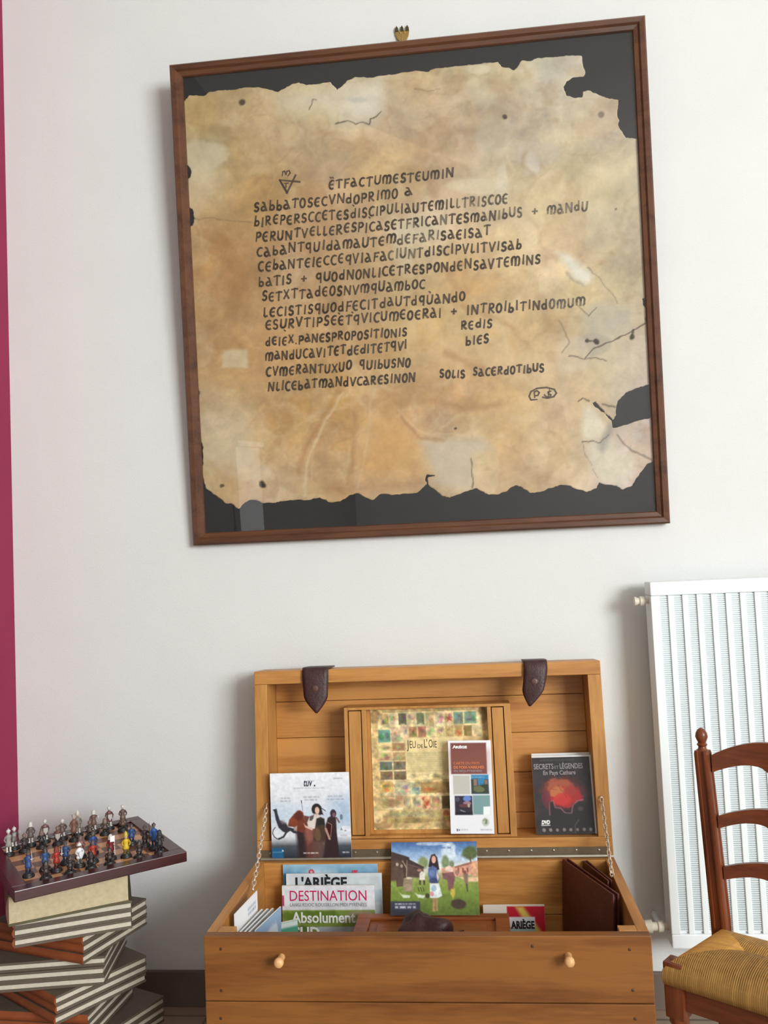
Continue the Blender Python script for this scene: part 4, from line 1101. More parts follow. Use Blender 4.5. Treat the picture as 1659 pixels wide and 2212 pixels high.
t, cov = booklet('folded_map', 'narrow folded map with brown and teal squares, leaning on the display frame in the lid', 'map', mm_, w, h, .0035, (212, 165, 1150, 2050), paint_map)
def mpos(x, y): return ((x - 212) / 938 * w, (1 - (y - 165) / 1885) * h, .0009)
join_letters([lettering('t', 'A', .0095, mpos(305, 325), M['white_ink'], cov, bold=.0004, xs=1.2), lettering('t', 'RIÈGE', .0072, mpos(385, 325), M['white_ink'], cov, bold=.0004, width=.024)], 'region_lettering', cov)
join_letters([lettering('t', 'CARTE DU PAYS', .0078, mpos(318, 655), M['orange_ink'], cov, width=.057), lettering('t', 'DE FOIX-VARILHES', .0078, mpos(320, 738), M['orange_ink'], cov, bold=.0002, width=.066), lettering('t', 'EN MIDI-PYRÉNÉES', .0060, mpos(325, 808), M['silver_ink'], cov, bold=.0001, width=.061)], 'title_lettering', cov)

# -- farmyard brochure
bl, br, tl = P(843, 1966, 1.790), P(1036, 1966, 1.790), P(842, 1820, 1.868)
bl.z = br.z = .3025
mm_, w, h = sheet_matrix(bl, br, tl)


def paint_farm(a):
    a.grad([(150, (66, 96, 150)), (260, (104, 140, 190)), (420, (188, 206, 228)), (560, (226, 226, 220)), (700, (150, 156, 104)), (760, (140, 156, 76)), (950, (116, 138, 56)), (1240, (88, 108, 40))])
    a.blot(1040, 320, 120, 160, (226, 236, 246), 3, .8); a.blot(780, 190, 240, 26, (214, 222, 236), 4, .6); a.blot(500, 380, 160, 60, (150, 184, 222), 5, .6)
    a.ell(640, 480, 80, 90, (126, 140, 88), .9, .5); a.ell(985, 470, 60, 100, (118, 136, 92), .9, .5); a.ell(1080, 510, 40, 60, (110, 128, 90), .8, .5)
    a.poly([(130, 300), (420, 390), (430, 430), (650, 540), (650, 570), (400, 500), (390, 700), (130, 740)], (66, 50, 48), 1, 8); a.poly([(360, 480), (640, 560), (650, 710), (380, 690)], (86, 66, 60), .9, 12)
    a.poly([(130, 440), (330, 440), (320, 740), (130, 760)], (88, 68, 56), .8, 20); a.line([(320, 450), (385, 560), (380, 690)], 18, (158, 138, 118), .9); a.line([(390, 440), (385, 560)], 12, (150, 130, 112), .8)
    a.blot(1370, 340, 120, 110, (86, 98, 56), 6, .95, .9); a.line([(1370, 400), (1380, 520)], 22, (96, 72, 50), .8)
    a.poly([(920, 560), (1140, 540), (1380, 470), (1480, 450), (1480, 660), (1150, 690), (920, 680)], (216, 158, 132), .95, 8); a.poly([(1120, 540), (1390, 468), (1390, 500), (1130, 570)], (150, 104, 86), .8, 8)
    for x in (1170, 1240, 1310): a.rect(x, 560, x + 24, 630, (120, 60, 56), .8)
    a.rect(1390, 480, 1480, 690, (222, 166, 130), .8); a.poly([(1160, 690), (1490, 700), (1490, 770), (1330, 770)], (226, 190, 150), .9, 10)
    a.poly([(210, 600), (250, 490), (310, 520), (350, 660), (330, 830), (230, 840)], (88, 70, 62), .95, 8); a.ell(235, 500, 22, 26, (196, 180, 170), .8); a.ell(305, 525, 20, 24, (190, 172, 160), .8)
    a.poly([(340, 720), (470, 720), (480, 910), (330, 900)], (150, 132, 110), .9, 14); a.ell(420, 710, 50, 18, (206, 190, 172), .9); a.blot(400, 850, 60, 60, (170, 150, 124), 7, .6)
    a.poly([(580, 640), (620, 600), (670, 640), (665, 740), (585, 740)], (226, 216, 206), .95, 8); a.rect(575, 740, 605, 810, (60, 50, 48), .8); a.rect(640, 740, 668, 810, (60, 50, 48), .8); a.ell(580, 590, 36, 20, (196, 140, 124), .8)
    a.poly([(975, 600), (990, 545), (1060, 530), (1100, 570), (1100, 630)], (236, 206, 190), .95, 8); a.poly([(930, 640), (1100, 620), (1130, 700), (1090, 880), (1020, 890), (1010, 740), (940, 720)], (126, 84, 86), .95, 8)
    a.poly([(1060, 870), (1120, 860), (1120, 960), (1090, 1010), (1050, 950)], (206, 180, 76), .9, 10); a.poly([(1250, 640), (1330, 640), (1320, 860), (1270, 790)], (140, 110, 96), .8, 10); a.ell(1280, 625, 22, 26, (120, 60, 50), .8); a.line([(1300, 810), (1310, 900)], 24, (70, 76, 44), .8)
    a.ell(1160, 630, 30, 44, (150, 112, 104), .8)
    a.poly([(260, 910), (310, 950), (440, 960), (430, 1000), (330, 1000)], (214, 222, 200), .9, 8); a.poly([(510, 930), (560, 950), (680, 965), (640, 1005), (560, 1000)], (216, 222, 206), .9, 8); a.ell(700, 970, 34, 36, (60, 52, 40), .9, .4)
    for x in (560, 600, 635): a.line([(x, 850), (x + 15, 900)], 16, (60, 60, 40), .8)
    a.poly([(745, 420), (770, 360), (820, 345), (860, 400), (880, 520), (890, 580), (850, 600), (720, 540)], (44, 34, 40), 1, 8)
    a.ell(805, 430, 34, 58, (228, 172, 156), 1, .25); a.poly([(720, 560), (790, 520), (850, 560), (890, 720), (870, 790), (740, 780), (715, 650)], (86, 106, 156), 1, 8); a.blot(770, 640, 50, 50, (120, 146, 196), 8, .6); a.blot(800, 750, 60, 40, (48, 58, 92), 9, .7)
    a.poly([(850, 600), (890, 700), (860, 760), (840, 660)], (226, 200, 190), .8, 8)
    a.poly([(740, 790), (880, 790), (925, 970), (850, 1010), (740, 1000)], (226, 232, 232), 1, 8); a.blot(800, 860, 40, 50, (140, 170, 190), 10, .7); a.blot(770, 940, 36, 40, (206, 120, 130), 11, .7)
    a.rect(775, 1005, 815, 1200, (176, 136, 96), .8); a.rect(825, 1005, 860, 1190, (176, 140, 100), .8)
    a.blot(1170, 1090, 110, 70, (66, 48, 42), 12, .95, .6); a.rect(130, 1050, 590, 1260, (52, 56, 74), .95); a.words(205, 520, 1088, 22, (220, 220, 226), .75, 13); a.words(205, 525, 1135, 38, (200, 204, 214), .75, 14)
    a.words(540, 1080, 250, 34, (96, 120, 164), .6, 15); a.speckle(.16, 30, 44)


booklet('brochure', 'colourful farmyard brochure with a woman in a denim jacket, leaning at the chest\'s middle', 'brochure', mm_, w, h, .0022, (140, 160, 1480, 1250), paint_farm)

# -- magazines leaning on the back panel at the left
def upright(name, label, cat, tlpx, trpx, Yt, lean, hgt, t, frame, paint, group=None, m=None, zb=.0295, rise=0):
    tl, tr = P(*tlpx, Yt), P(*trpx, Yt); tr.z = tl.z + rise
    bl = Vector((tl.x, Yt - lean, tl.z)); bl.z = zb
    br = Vector((tr.x, Yt - lean, bl.z + rise))
    mm_, w, h = sheet_matrix(bl, br, tl)
    r_, c_ = booklet(name, label, cat, mm_, w, h, t, frame, paint, group=group, m=m)
    return r_, c_, w, h


def paint_blue(a):
    a.grad([(0, (150, 184, 206)), (25, (96, 142, 176)), (60, (70, 116, 150)), (400, (60, 90, 120))])
    a.poly([(20, 40), (60, 12), (110, 14), (150, 60), (20, 60)], (214, 222, 228), .9, 10); a.poly([(120, 30), (205, 6), (205, 40)], (120, 160, 190), .8, 20)
    a.ell(62, 16, 6, 6, (190, 44, 56), .9, .4); a.ell(62, 16, 3, 3, (226, 190, 190), .8, .5); a.speckle(.12, 14, 45)


def paint_news(a):
    a.c[:] = (206, 210, 214); a.rect(20, 6, 206, 70, (196, 202, 208), .8); a.rect(0, 32, 210, 60, (176, 188, 200), .5); a.speckle(.08, 12, 46)


def paint_dest(a):
    a.c[:] = (222, 220, 226); a.rect(0, 46, 205, 300, (132, 150, 70)); a.blot(60, 60, 70, 12, (96, 120, 44), 3, .8, .9); a.blot(170, 60, 36, 10, (170, 170, 120), 4, .8, .9); a.blot(30, 95, 40, 20, (70, 96, 40), 5, .7, .9); a.blot(110, 110, 50, 16, (110, 140, 60), 6, .7, .9)
    a.rect(74, 77, 205, 300, (176, 184, 190), .9); a.blot(110, 104, 24, 12, (120, 90, 92), 7, .8); a.rect(0, 18, 4, 38, (190, 30, 90), .9)
    a.blot(170, 54, 30, 6, (150, 132, 110), 8, .8); a.speckle(.10, 18, 47)


r_, c_, w, h = upright('brochure', 'blue brochure with a red emblem, rearmost of the upright stack at the chest\'s left', 'brochure', (611, 1868), (815, 1866), 1.8580, .022, .36, .0025, (0, 0, 205, 360), paint_blue, group='brochures and magazines standing in the chest')
join_letters([lettering('t', 'uv.', .0125, (w * .73, h - .0185, .0009), M['red_ink'], c_, bold=.0006, shear=.2)], 'logo_lettering', c_)
r_, c_, w, h = upright('newspaper', 'grey newspaper with a bold black heading, between the blue brochure and the pink-lettered magazine', 'newspaper', (618, 1888), (825, 1905), 1.8440, .020, .34, .004, (0, 0, 210, 340), paint_news, group='brochures and magazines standing in the chest')
join_letters([lettering('t', "L'ARIÈGE", .030, (.020, h - .0285, .0009), M['black_ink'], c_, bold=.0011, width=.112)], 'heading_lettering', c_)
r_, c_, w, h = upright('magazine', 'white and green magazine with large pink letters, foremost of the upright stack', 'magazine', (609, 1914), (808, 1911), 1.8280, .022, .30, .006, (0, 0, 200, 300), paint_dest, group='brochures and magazines standing in the chest')
join_letters([lettering('t', 'DESTINATION', .0300, (w * .085, h - .0300, .0009), M['magenta_ink'], c_, width=w * .83), lettering('t', 'LANGUEDOC ROUSSILLON MIDI PYRÉNÉES', .0098, (w * .085, h - .0415, .0009), M['grey_ink'], c_, width=w * .83),
              lettering('t', 'Absolument', .0300, (w * .10, h - .0740, .0009), M['white_ink'], c_, bold=.0007, width=w * .69), lettering('t', 'SUD', .0300, (w * .12, h - .1040, .0009), M['white_ink'], c_, bold=.0010, width=w * .28)], 'title_lettering', c_)


def paint_ari(a):
    a.c[:] = (226, 214, 200); a.rect(52, 3, 134, 300, (190, 40, 56)); a.poly([(70, 3), (88, 3), (128, 60), (128, 80), (104, 60)], (224, 190, 96), .95, 4); a.poly([(52, 60), (60, 60), (120, 120), (52, 100)], (224, 190, 96), .9, 4)
    a.rect(56, 25, 112, 47, (226, 222, 226)); a.rect(56, 48, 112, 90, (170, 190, 190), .9)


r_, c_, w, h = upright('booklet', 'red and yellow booklet with black capitals, standing right of the carved box', 'booklet', (1043, 1955), (1176, 1957), 1.845, .020, .285, .004, (0, 0, 134, 285), paint_ari)
join_letters([lettering('t', 'ARIÈGE', .0205, (w * .44, h - .0465, .0009), M['black_ink'], c_, bold=.0009, width=w * .385)], 'title_lettering', c_)

# -- leaflets standing sideways in the front left corner
def leaf(name, label, p0, ang, w, ht, t, tilt, paint, group, frame=(0, 0, 100, 200)):
    ca, sa = math.cos(ang), math.sin(ang)
    bl = Vector(p0); br = bl + Vector((ca, sa, 0)) * w; tl = bl + Vector((-sa * -tilt * 0 + tilt, 0, ht))
    mm_, w_, h_ = sheet_matrix(bl, br, tl)
    return booklet(name, label, 'leaflet', mm_, w_, h_, t, frame, paint, group=group, bevel=.0003)


def paint_white(a):
    a.c[:] = (236, 234, 238); a.ell(52, 34, 26, 11, (178, 32, 52), .9, .15); a.ell(52, 34, 11, 4, (226, 200, 204), .9); a.words(56, 92, 10, 3, (110, 120, 150), .6, 3); a.words(56, 92, 15, 3, (110, 120, 150), .6, 4)


def paint_grey(a):
    a.c[:] = (176, 184, 192); a.words(10, 90, 20, 6, (120, 132, 150), .6, 5); a.speckle(.1, 8, 3)


def paint_blueleaf(a):
    a.c[:] = (150, 176, 206); a.poly([(0, 20), (100, 60), (100, 100), (0, 60)], (70, 110, 170), .9, 5); a.blot(60, 30, 30, 20, (226, 232, 240), 6, .8)


def paint_green(a):
    a.c[:] = (84, 158, 128); a.rect(0, 0, 100, 8, (220, 226, 222)); a.rect(66, 24, 100, 80, (196, 60, 46)); a.words(70, 96, 46, 6, (236, 220, 210), .8, 7)


lg = 'leaflets in the chest\'s front left corner'
leaf('leaflet', 'white leaflet with a red round mark, leaning on the chest\'s left side', (-.4735, 1.585, .029), 1.45, .115, .360, .001, .002, paint_white, lg)
gl_ = ['grey leaflet directly beside the white one with the red mark', 'grey leaflet in the middle of the small fan at the chest\'s left', 'grey leaflet of the fan next to the blue one']
for i in range(3):
    leaf('leaflet', gl_[i], (-.4660 + .0080 * i, 1.585 - .002 * i, .029), 1.42 - .015 * i, .110, .326 + .002 * i, .0035, .004 + .002 * i, paint_grey, lg)
leaf('leaflet', 'blue and white leaflet at the right end of the fanned leaflets', (-.4415, 1.580, .029), 1.36, .110, .334, .0025, .012, paint_blueleaf, lg)
tl, tr = P(586, 1999, 1.735), P(648, 1991, 1.765)
bl = Vector((tl.x, tl.y - .01, .029)); br = Vector((tr.x, tr.y - .01, .029))
mm_, w, h = sheet_matrix(bl, br, Vector((tl.x, tl.y, tl.z)))
booklet('booklet', 'green booklet with a red square, in front of the white and green magazine', 'booklet', mm_, w, h, .006, (0, 0, 100, 200), paint_green)

# -- small carved box in the chest, leather pouch on it
BX0, BX1, BY0, BY1, BZ1 = -.272, .038, 1.600, 1.806, .300
cb = thing('carved_box', 'small wooden box with a panelled lid inside the chest', 'box', ((BX0 + BX1) / 2, (BY0 + BY1) / 2, .028))
bm = NB(); box(bm, (BX0 + .006, BY0 + .006, .0285), (BX1 - .006, BY1 - .006, BZ1 - .022), bevel=.002); obj('body', bm, M['carved_x'], cb)
bm = NB(); box(bm, (BX0, BY0, BZ1 - .0218), (BX1, BY1, BZ1 - .006), bevel=.003)
for a, b, c, d in ((BX0, BY0, BX1, BY0 + .022), (BX0, BY1 - .022, BX1, BY1), (BX0, BY0 + .0222, BX0 + .028, BY1 - .0222), (BX1 - .028, BY0 + .0222, BX1, BY1 - .0222), ((BX0 + BX1) / 2 - .014, BY0 + .0222, (BX0 + BX1) / 2 + .014, BY1 - .0222)):
    box(bm, (a, b, BZ1 - .006), (c, d, BZ1), bevel=.0018)
for x0, x1 in ((BX0 + .046, (BX0 + BX1) / 2 - .032), ((BX0 + BX1) / 2 + .032, BX1 - .046)):
    box(bm, (x0, BY0 + .044, BZ1 - .0062), (x1, BY1 - .044, BZ1 - .002), bevel=.0016)
obj('panelled_lid', bm, M['carved_x'], cb)
lc = PZ(918, 2012, BZ1)
pou = thing('leather_pouch', 'crumpled dark brown leather pouch lying on the small wooden box', 'pouch', (lc.x, 1.722, BZ1))
bm = NB(); bmesh.ops.create_icosphere(bm, subdivisions=4, radius=1.0)
rr = random.Random(9); bumps = [(Vector((rr.uniform(-1, 1), rr.uniform(-1, 1), rr.uniform(-.2, 1))).normalized(), rr.uniform(-.26, .30), rr.uniform(8, 30)) for _ in range(44)]
for v in bm.verts:
    d = v.co.normalized(); s = 1.0
    for bdir, am, sh in bumps: s += am * math.exp(-sh * (1 - d.dot(bdir)))
    c = d * s; k = 1.25 if c.x < -.15 else 1.0
    v.co = Vector((c.x * .052, c.y * .036, max(0.0, c.z) * .033 * k + .0005)) + Vector((lc.x, 1.722, BZ1))
obj('pouch_body', bm, M['leather'], pou, smooth=True)
bm = NB(); tube(bm, [(lc.x + .045, 1.712, BZ1 + .004), (lc.x + .062, 1.706, BZ1 + .003), (lc.x + .076, 1.716, BZ1 + .003)], [.003, .0024, .0015], 6); obj('drawstring', bm, M['leather'], pou, smooth=True)

# -- two leather folders standing in the right side
def folder(label, back, front, zt, t):
    b, f = Vector(back), Vector(front); d = (f - b); L = d.length; d.normalize(); n = Vector((-d.y, d.x, 0))
    if n.x > 0: n = -n
    root = thing('leather_folder', label, 'folder', (b.x, b.y, .0285), group='leather folders in the chest')
    lean = n * .020
    bm = NB()
    for off, th in ((0, .003), (t, .003)):
        p0 = b - n * off
        prism(bm, [p0 + lean + Vector((0, 0, .0288 - b.z)), p0 + d * L + lean + Vector((0, 0, .0288 - b.z)), p0 + d * L + Vector((0, 0, zt - .001 - b.z)), p0 + Vector((0, 0, zt - b.z))], -n * th)
    obj('cover', bm, M['leather_red'], root)
    bm = NB(); p0 = b - n * .0032
    prism(bm, [p0 + lean + d * .004 + Vector((0, 0, .030 - b.z)), p0 + lean + d * (L - .006) + Vector((0, 0, .030 - b.z)), p0 + d * (L - .006) + Vector((0, 0, zt - .008 - b.z)), p0 + d * .004 + Vector((0, 0, zt - .008 - b.z))], -n * (t - .0034))
    obj('leaves', bm, M['leather'], root)
    bm = NB(); prism(bm, [b + lean - d * .003 + Vector((0, 0, .0288 - b.z)), b + lean + Vector((0, 0, .0288 - b.z)), b + Vector((0, 0, zt - b.z)), b - d * .003 + Vector((0, 0, zt - b.z))], -n * (t + .003)); obj('spine', bm, M['leather_red'], root)
    return root


folder('reddish-brown leather folder standing in the chest\'s right end, nearer the middle', (.158, 1.856, 0), (.2300, 1.668, 0), .389, .010)
folder('reddish-brown leather folder squeezed against the chest\'s right side behind the other', (.200, 1.858, 0), (.2330, 1.752, 0), .384, .007)

# ================================================================== child's ladder-back chair
O = Vector((.419, 1.651, 0)); E1 = Vector((.8, -.6, 0)); E2 = Vector((-.6, -.8, 0))
CM = Matrix(((E1.x, E2.x * -1, 0, O.x), (E1.y, E2.y * -1, 0, O.y), (0, 0, 1, O.z), (0, 0, 0, 1)))   # local x across, y backwards, z up
chair = thing('ladder_back_chair', 'small red-brown ladder-back chair with a woven rush seat, standing before the radiator', 'chair', matrix=CM)
CWd, CDp, SZ = .205, .170, .330


def post(x, s):
    def off(z): return s * .016 * max(0, (z - SZ)) / .36
    bm = NB()
    sec = []
    hw = .0150
    for ang0 in range(4):                     # square with rounded corners and a shallow flute on each face
        c, sn = math.cos(ang0 * math.pi / 2), math.sin(ang0 * math.pi / 2)
        for u, v in ((-.62, 1.0), (-.42, 1.0), (-.36, .88), (.36, .88), (.42, 1.0), (.62, 1.0), (.9, .9)):
            sec.append((c * u * hw + sn * v * hw, -sn * u * hw + c * v * hw))
    sec2 = [(a * .80, b * .80) for a, b in sec]
    rows = [(0, sec2), (SZ - .06, sec), (SZ + .02, sec), (.648, [(a * .88, b * .88) for a, b in sec]), (.653, sec2)]
    rings = [[bm.verts.new((x + off(z) + a, b, z)) for a, b in s_] for z, s_ in rows]
    n = len(sec)
    for A, B in zip(rings, rings[1:]):
        for i in range(n): bm.faces.new((A[i], A[(i + 1) % n], B[(i + 1) % n], B[i]))
    bm.faces.new(rings[0][::-1]); bm.faces.new(rings[-1])
    o = obj('back_post', bm, M['chair_wood'], chair, local=True)
    bm = NB(); lathe(bm, [(.011, .653), (.0075, .656), (.0065, .660), (.0088, .662), (.0095, .664), (.0066, .667), (.0092, .672), (.0112, .678), (.0100, .685), (.0064, .691), (.002, .694)], loc=(x + off(.66), 0, 0), seg=18)
    obj('finial', bm, M['chair_wood'], o, local=True, smooth=60)


post(0, -1); post(CWd, 1)
for zt, zb, ar, am in ((.646, .6145, .036, .028), (.536, .5135, .027, .026), (.4455, .4225, .022, .020)):
    bm = NB(); x0, x1 = .0145 - .016 * (zb - SZ) / .36, CWd - .0145 + .016 * (zb - SZ) / .36; n = 28
    top, bot = [], []
    for i in range(n + 1):
        t = i / n; s = math.sin(math.pi * t)
        x = x0 + (x1 - x0) * t
        yb = -.012 * s * -1
        top.append((x, .004 + .010 * s, zt + ar * s ** .9 * .85))
        q = abs(t - .5) * 2
        cusp = .010 * math.exp(-((t - .5) / .05) ** 2)
        bot.append((x, .004 + .010 * s, zb + am * (1 - q ** 2.2) * .8 - cusp - .006 * math.exp(-((t - .5) / .14) ** 2)))
    vt = [[bm.verts.new(Vector(p) + Vector((0, d, 0))) for p in top] for d in (-.005, .005)]
    vb = [[bm.verts.new(Vector(p) + Vector((0, d, 0))) for p in bot] for d in (-.005, .005)]
    for i in range(n):
        bm.faces.new((vt[0][i], vt[0][i + 1], vb[0][i + 1], vb[0][i])); bm.faces.new((vt[1][i], vb[1][i], vb[1][i + 1], vt[1][i + 1]))
        bm.faces.new((vt[0][i], vt[1][i], vt[1][i + 1], vt[0][i + 1])); bm.faces.new((vb[0][i], vb[0][i + 1], vb[1][i + 1], vb[1][i]))
    bm.faces.new((vt[0][0], vb[0][0], vb[1][0], vt[1][0])); bm.faces.new((vt[0][n], vt[1][n], vb[1][n], vb[0][n]))
    obj('back_slat', bm, M['chair_wood_x'], chair, local=True)
FLW = .012
for x in (-FLW, CWd + FLW):
    bm = NB(); y = -CDp
    box(bm, (x - .0165, y - .0165, SZ - .085), (x + .0165, y + .0165, SZ + .006), bevel=.003)
    lathe(bm, [(.010, 0), (.013, .05), (.0155, .10), (.016, .17), (.013, .205), (.0165, .212), (.0165, .220), (.0120, .224), (.0120, .230), (.0160, .236), (.0160, .246)], loc=(x, y, 0), seg=18)
    obj('front_leg', bm, M['chair_wood'], chair, local=True, smooth=35)


def bar(name, a, b, r0, flat=None):
    bm = NB(); a, b = Vector(a), Vector(b)
    if flat:
        d = (b - a).normalized(); n = Vector((-d.y, d.x, 0)) * .008
        prism(bm, [a + n, a - n, b - n, b + n], (0, 0, -flat))
    else: tube(bm, [a, a.lerp(b, .25), a.lerp(b, .5), a.lerp(b, .75), b], [r0 * .7, r0 * .95, r0, r0 * .95, r0 * .7], 12)
    obj(name, bm, M['chair_wood_x'], chair, local=True, smooth=40)


bar('seat_rail', (-FLW + .0166, -CDp, SZ - .034), (CWd + FLW - .0166, -CDp, SZ - .034), 0, .036)
bar('seat_rail', (-FLW, -CDp + .0166, SZ - .034), (-.001, -.0152, SZ - .034), 0, .036)
bar('seat_rail', (CWd + FLW, -CDp + .0166, SZ - .034), (CWd + .001, -.0152, SZ - .034), 0, .036)
bar('stretcher', (-FLW, -CDp, .12), (0, 0, .12), .009); bar('stretcher', (CWd + FLW, -CDp, .12), (CWd, 0, .12), .009)
bar('stretcher', (-FLW, -CDp, .16), (CWd + FLW, -CDp, .16), .009); bar('stretcher', (0, 0, .18), (CWd, 0, .18), .008)


def build_seat():
    nu, nv = 300, 240
    u, v = np.meshgrid(np.linspace(0, 1, nu), np.linspace(0, 1, nv))
    yf, yb = -CDp - .020, -.004
    Y = yb + (yf - yb) * v
    xl = -.006 - (.014 + FLW * .6) * v; xr = CWd + .006 + (.014 + FLW * .6) * v
    X = xl + (xr - xl) * u
    dl, dr, df, db = X - xl, xr - X, Y - yf, yb - Y
    e = np.minimum(np.minimum(dl, dr), np.minimum(df, db))
    side = np.argmin(np.stack([dl, dr, df, db]), 0)
    pitch = .0034
    along = np.where(side < 2, Y, X)
    k = np.floor(along / pitch); ph = along / pitch - k
    rid = np.sqrt(np.clip(1 - (2 * ph - 1) ** 2, 0, 1))
    Z = SZ - .006 + .028 * (1 - np.exp(-e / .020)) + .0016 * rid * np.clip(e / .004, .3, 1) - .004 * np.clip(1 - np.abs(e - e.max()) / .02, 0, 1)
    # cord around the corner posts stays low
    tone = ((np.sin(k * 12.9898 + side * 4.1) * 43758.5453) % 1.0) * .55 + .45 * fbm(u, v, 40, 17, 3)
    base = np.array([214, 162, 88.]); dark = np.array([142, 96, 46.])
    col = dark + (base - dark) * (0.55 + 0.45 * tone)[..., None]
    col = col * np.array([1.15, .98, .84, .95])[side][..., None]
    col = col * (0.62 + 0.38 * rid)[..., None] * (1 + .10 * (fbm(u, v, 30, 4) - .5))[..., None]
    me = grid_mesh('rush_seat', np.stack([X, Y, Z], -1), col)
    bm = NB(); bm.from_mesh(me)
    lay = bm.verts.layers.float_color['Col']
    edges = [ed for ed in bm.edges if ed.is_boundary]
    for step in ((.004, -.012), (-.004, -.012)):
        r = bmesh.ops.extrude_edge_only(bm, edges=edges)
        vs = [g for g in r['geom'] if isinstance(g, bmesh.types.BMVert)]
        cx, cy = CWd / 2, (yf + yb) / 2
        for q in vs:
            dx, dy = q.co.x - cx, q.co.y - cy; L = math.hypot(dx, dy)
            q.co.z += step[1]; q.co.x += dx / L * step[0] * .6; q.co.y += dy / L * step[0] * .6
        edges = [ed for ed in bm.edges if ed.is_boundary]
    bmesh.ops.holes_fill(bm, edges=edges, sides=0)
    bmesh.ops.recalc_face_normals(bm, faces=bm.faces)
    bm.to_mesh(me); bm.free(); me.materials.clear(); me.materials.append(M['rush'])
    o = link(bpy.data.objects.new('rush_seat', me)); o.parent = chair; me.shade_smooth()
    o['label'] = 'woven straw-coloured rush seat'


build_seat()

# ================================================================== stacked volumes
BG = 'stacked volumes under the chessboard'


def book(label, origin, ang, w, d, t, spine_side, z, cover='book_grey', page='page_edge', spine='spine', jx=0, jy=0, ct=.0047, group=BG):
    """lies flat: local x along the facing edge, y away; spine on 'left','right','front' or 'back'"""
    m_ = Matrix.Translation((origin[0], origin[1], z)) @ Matrix.Rotation(ang, 4, 'Z') @ Matrix.Translation((jx, jy, 0))
    r = thing('book', label, 'book', matrix=m_, group=group)
    for z0 in (0, t - ct):
        bm = NB(); box(bm, (0, 0, z0), (w, d, z0 + ct), bevel=.0006); obj('cover_board', bm, M[cover], r, local=True)
    i = .0022
    lo = [i, i]; hi = [w - i, d - i]
    if spine_side == 'left': lo[0] = .0004
    if spine_side == 'right': hi[0] = w - .004
    if spine_side == 'front': lo[1] = .0004
    if spine_side == 'back': hi[1] = d - .004
    bm = NB(); box(bm, (lo[0], lo[1], ct), (hi[0], hi[1], t - ct)); obj('pages', bm, M[page], r, local=True)
    bm = NB(); n = 7; b = .0045

    def bulge(f): return [f(b * math.sin(math.pi * q / n), t * q / n) for q in range(n + 1)]
    if spine_side in ('left', 'right'):
        sx, x0 = (-1, 0) if spine_side == 'left' else (1, w)
        pts = bulge(lambda o_, zz: (x0 + sx * (o_ + .0002), 0, zz)) + [(x0 - sx * -.0002, 0, t), (x0 + sx * .0002, 0, 0)][:0]
        pts += [(x0 + sx * -.0035, 0, t + .0003), (x0 + sx * -.0035, 0, -.0000)][:0]
        prism(bm, pts, (0, d, 0))
    else:
        sy, y0 = (-1, 0) if spine_side == 'front' else (1, d)
        prism(bm, bulge(lambda o_, zz: (0, y0 + sy * (o_ + .0002), zz)), (w, 0, 0))
    obj('spine', bm, M[spine], r, local=True)
    return r


def trio(names, fl_, ang, w, d, z, side, t=.0181, **k):
    for i in range(3):
        book(names[i], fl_, ang, w, d, t - .0002, side, z + t * i, jx=random.uniform(-.003, .003), jy=random.uniform(-.002, .003), **k)


R_ = math.radians
def nm(where): return ['grey book, %s of %s' % (q, where) for q in ('lowest', 'middle one', 'uppermost')]


# from the top of the pile downwards
g0 = book('thick cream-edged old book lying directly under the chessboard', (-.878, 1.525), R_(31), .215, .235, .0575, 'left', .3915, cover='book_green', page='cream', spine='spine_dark', ct=.0045)
trio(nm('the trio right below the thick cream-edged book'), (-.888, 1.562), R_(24), .212, .235, .3365, 'left')
trio(nm('the trio with tan spines, second below the thick book'), (-.781, 1.622), R_(73), .190, .235, .2815, 'left')
trio(nm('the trio third below the thick book'), (-.985, 1.615), R_(9.8), .232, .190, .2265, 'left')
trio(nm('the trio fourth below the thick book'), (-.835, 1.613), R_(57), .205, .235, .1715, 'left')
trio(nm('the trio fifth below the thick book'), (-1.020, 1.668), R_(-4), .226, .190, .1165, 'front')
trio(nm('the dark trio sixth below the thick book, near the floor'), (-.797, 1.640), R_(66), .215, .235, .0615, 'left', spine='spine_dark')
trio(nm('the bottom trio resting on the floor'), (-.985, 1.625), R_(14), .230, .195, .0, 'left', spine='spine_dark', t=.0203)

# ================================================================== chessboard and figurines
BR_, BA, BB = Vector((-.596, 1.691, 0)), Vector((-.25, -.203, 0)), Vector((-.207, .241, 0))
BZ, BT = .4660, .0165                         # playing surface base
Lx = BA.length; xa = (-BA).normalized(); ya = Vector((-xa.y, xa.x, 0)); Ly = BB.length
BO = BR_ + BA                                  # front left corner
BM = Matrix(((xa.x, ya.x, 0, BO.x), (xa.y, ya.y, 0, BO.y), (0, 0, 1, .4492), (0, 0, 0, 1)))
board = thing('chessboard', 'dark mahogany chessboard balanced on top of the pile of books', 'chessboard', matrix=BM)
EDG = .027
for x0, y0, x1, y1 in ((0, 0, Lx, EDG), (0, Ly - EDG, Lx, Ly), (0, EDG + .0002, EDG, Ly - EDG - .0002), (Lx - EDG, EDG + .0002, Lx, Ly - EDG - .0002)):
    bm = NB(); box(bm, (x0, y0, 0), (x1, y1, .0200), bevel=.0016); obj('border', bm, M['mahogany'], board, local=True)
bm = NB(); box(bm, (EDG + .0001, EDG + .0001, 0), (Lx - EDG - .0001, Ly - EDG - .0001, .0130)); obj('base', bm, M['mahogany'], board, local=True)
SQ = (Lx - 2 * EDG) / 8; SQY = (Ly - 2 * EDG) / 8
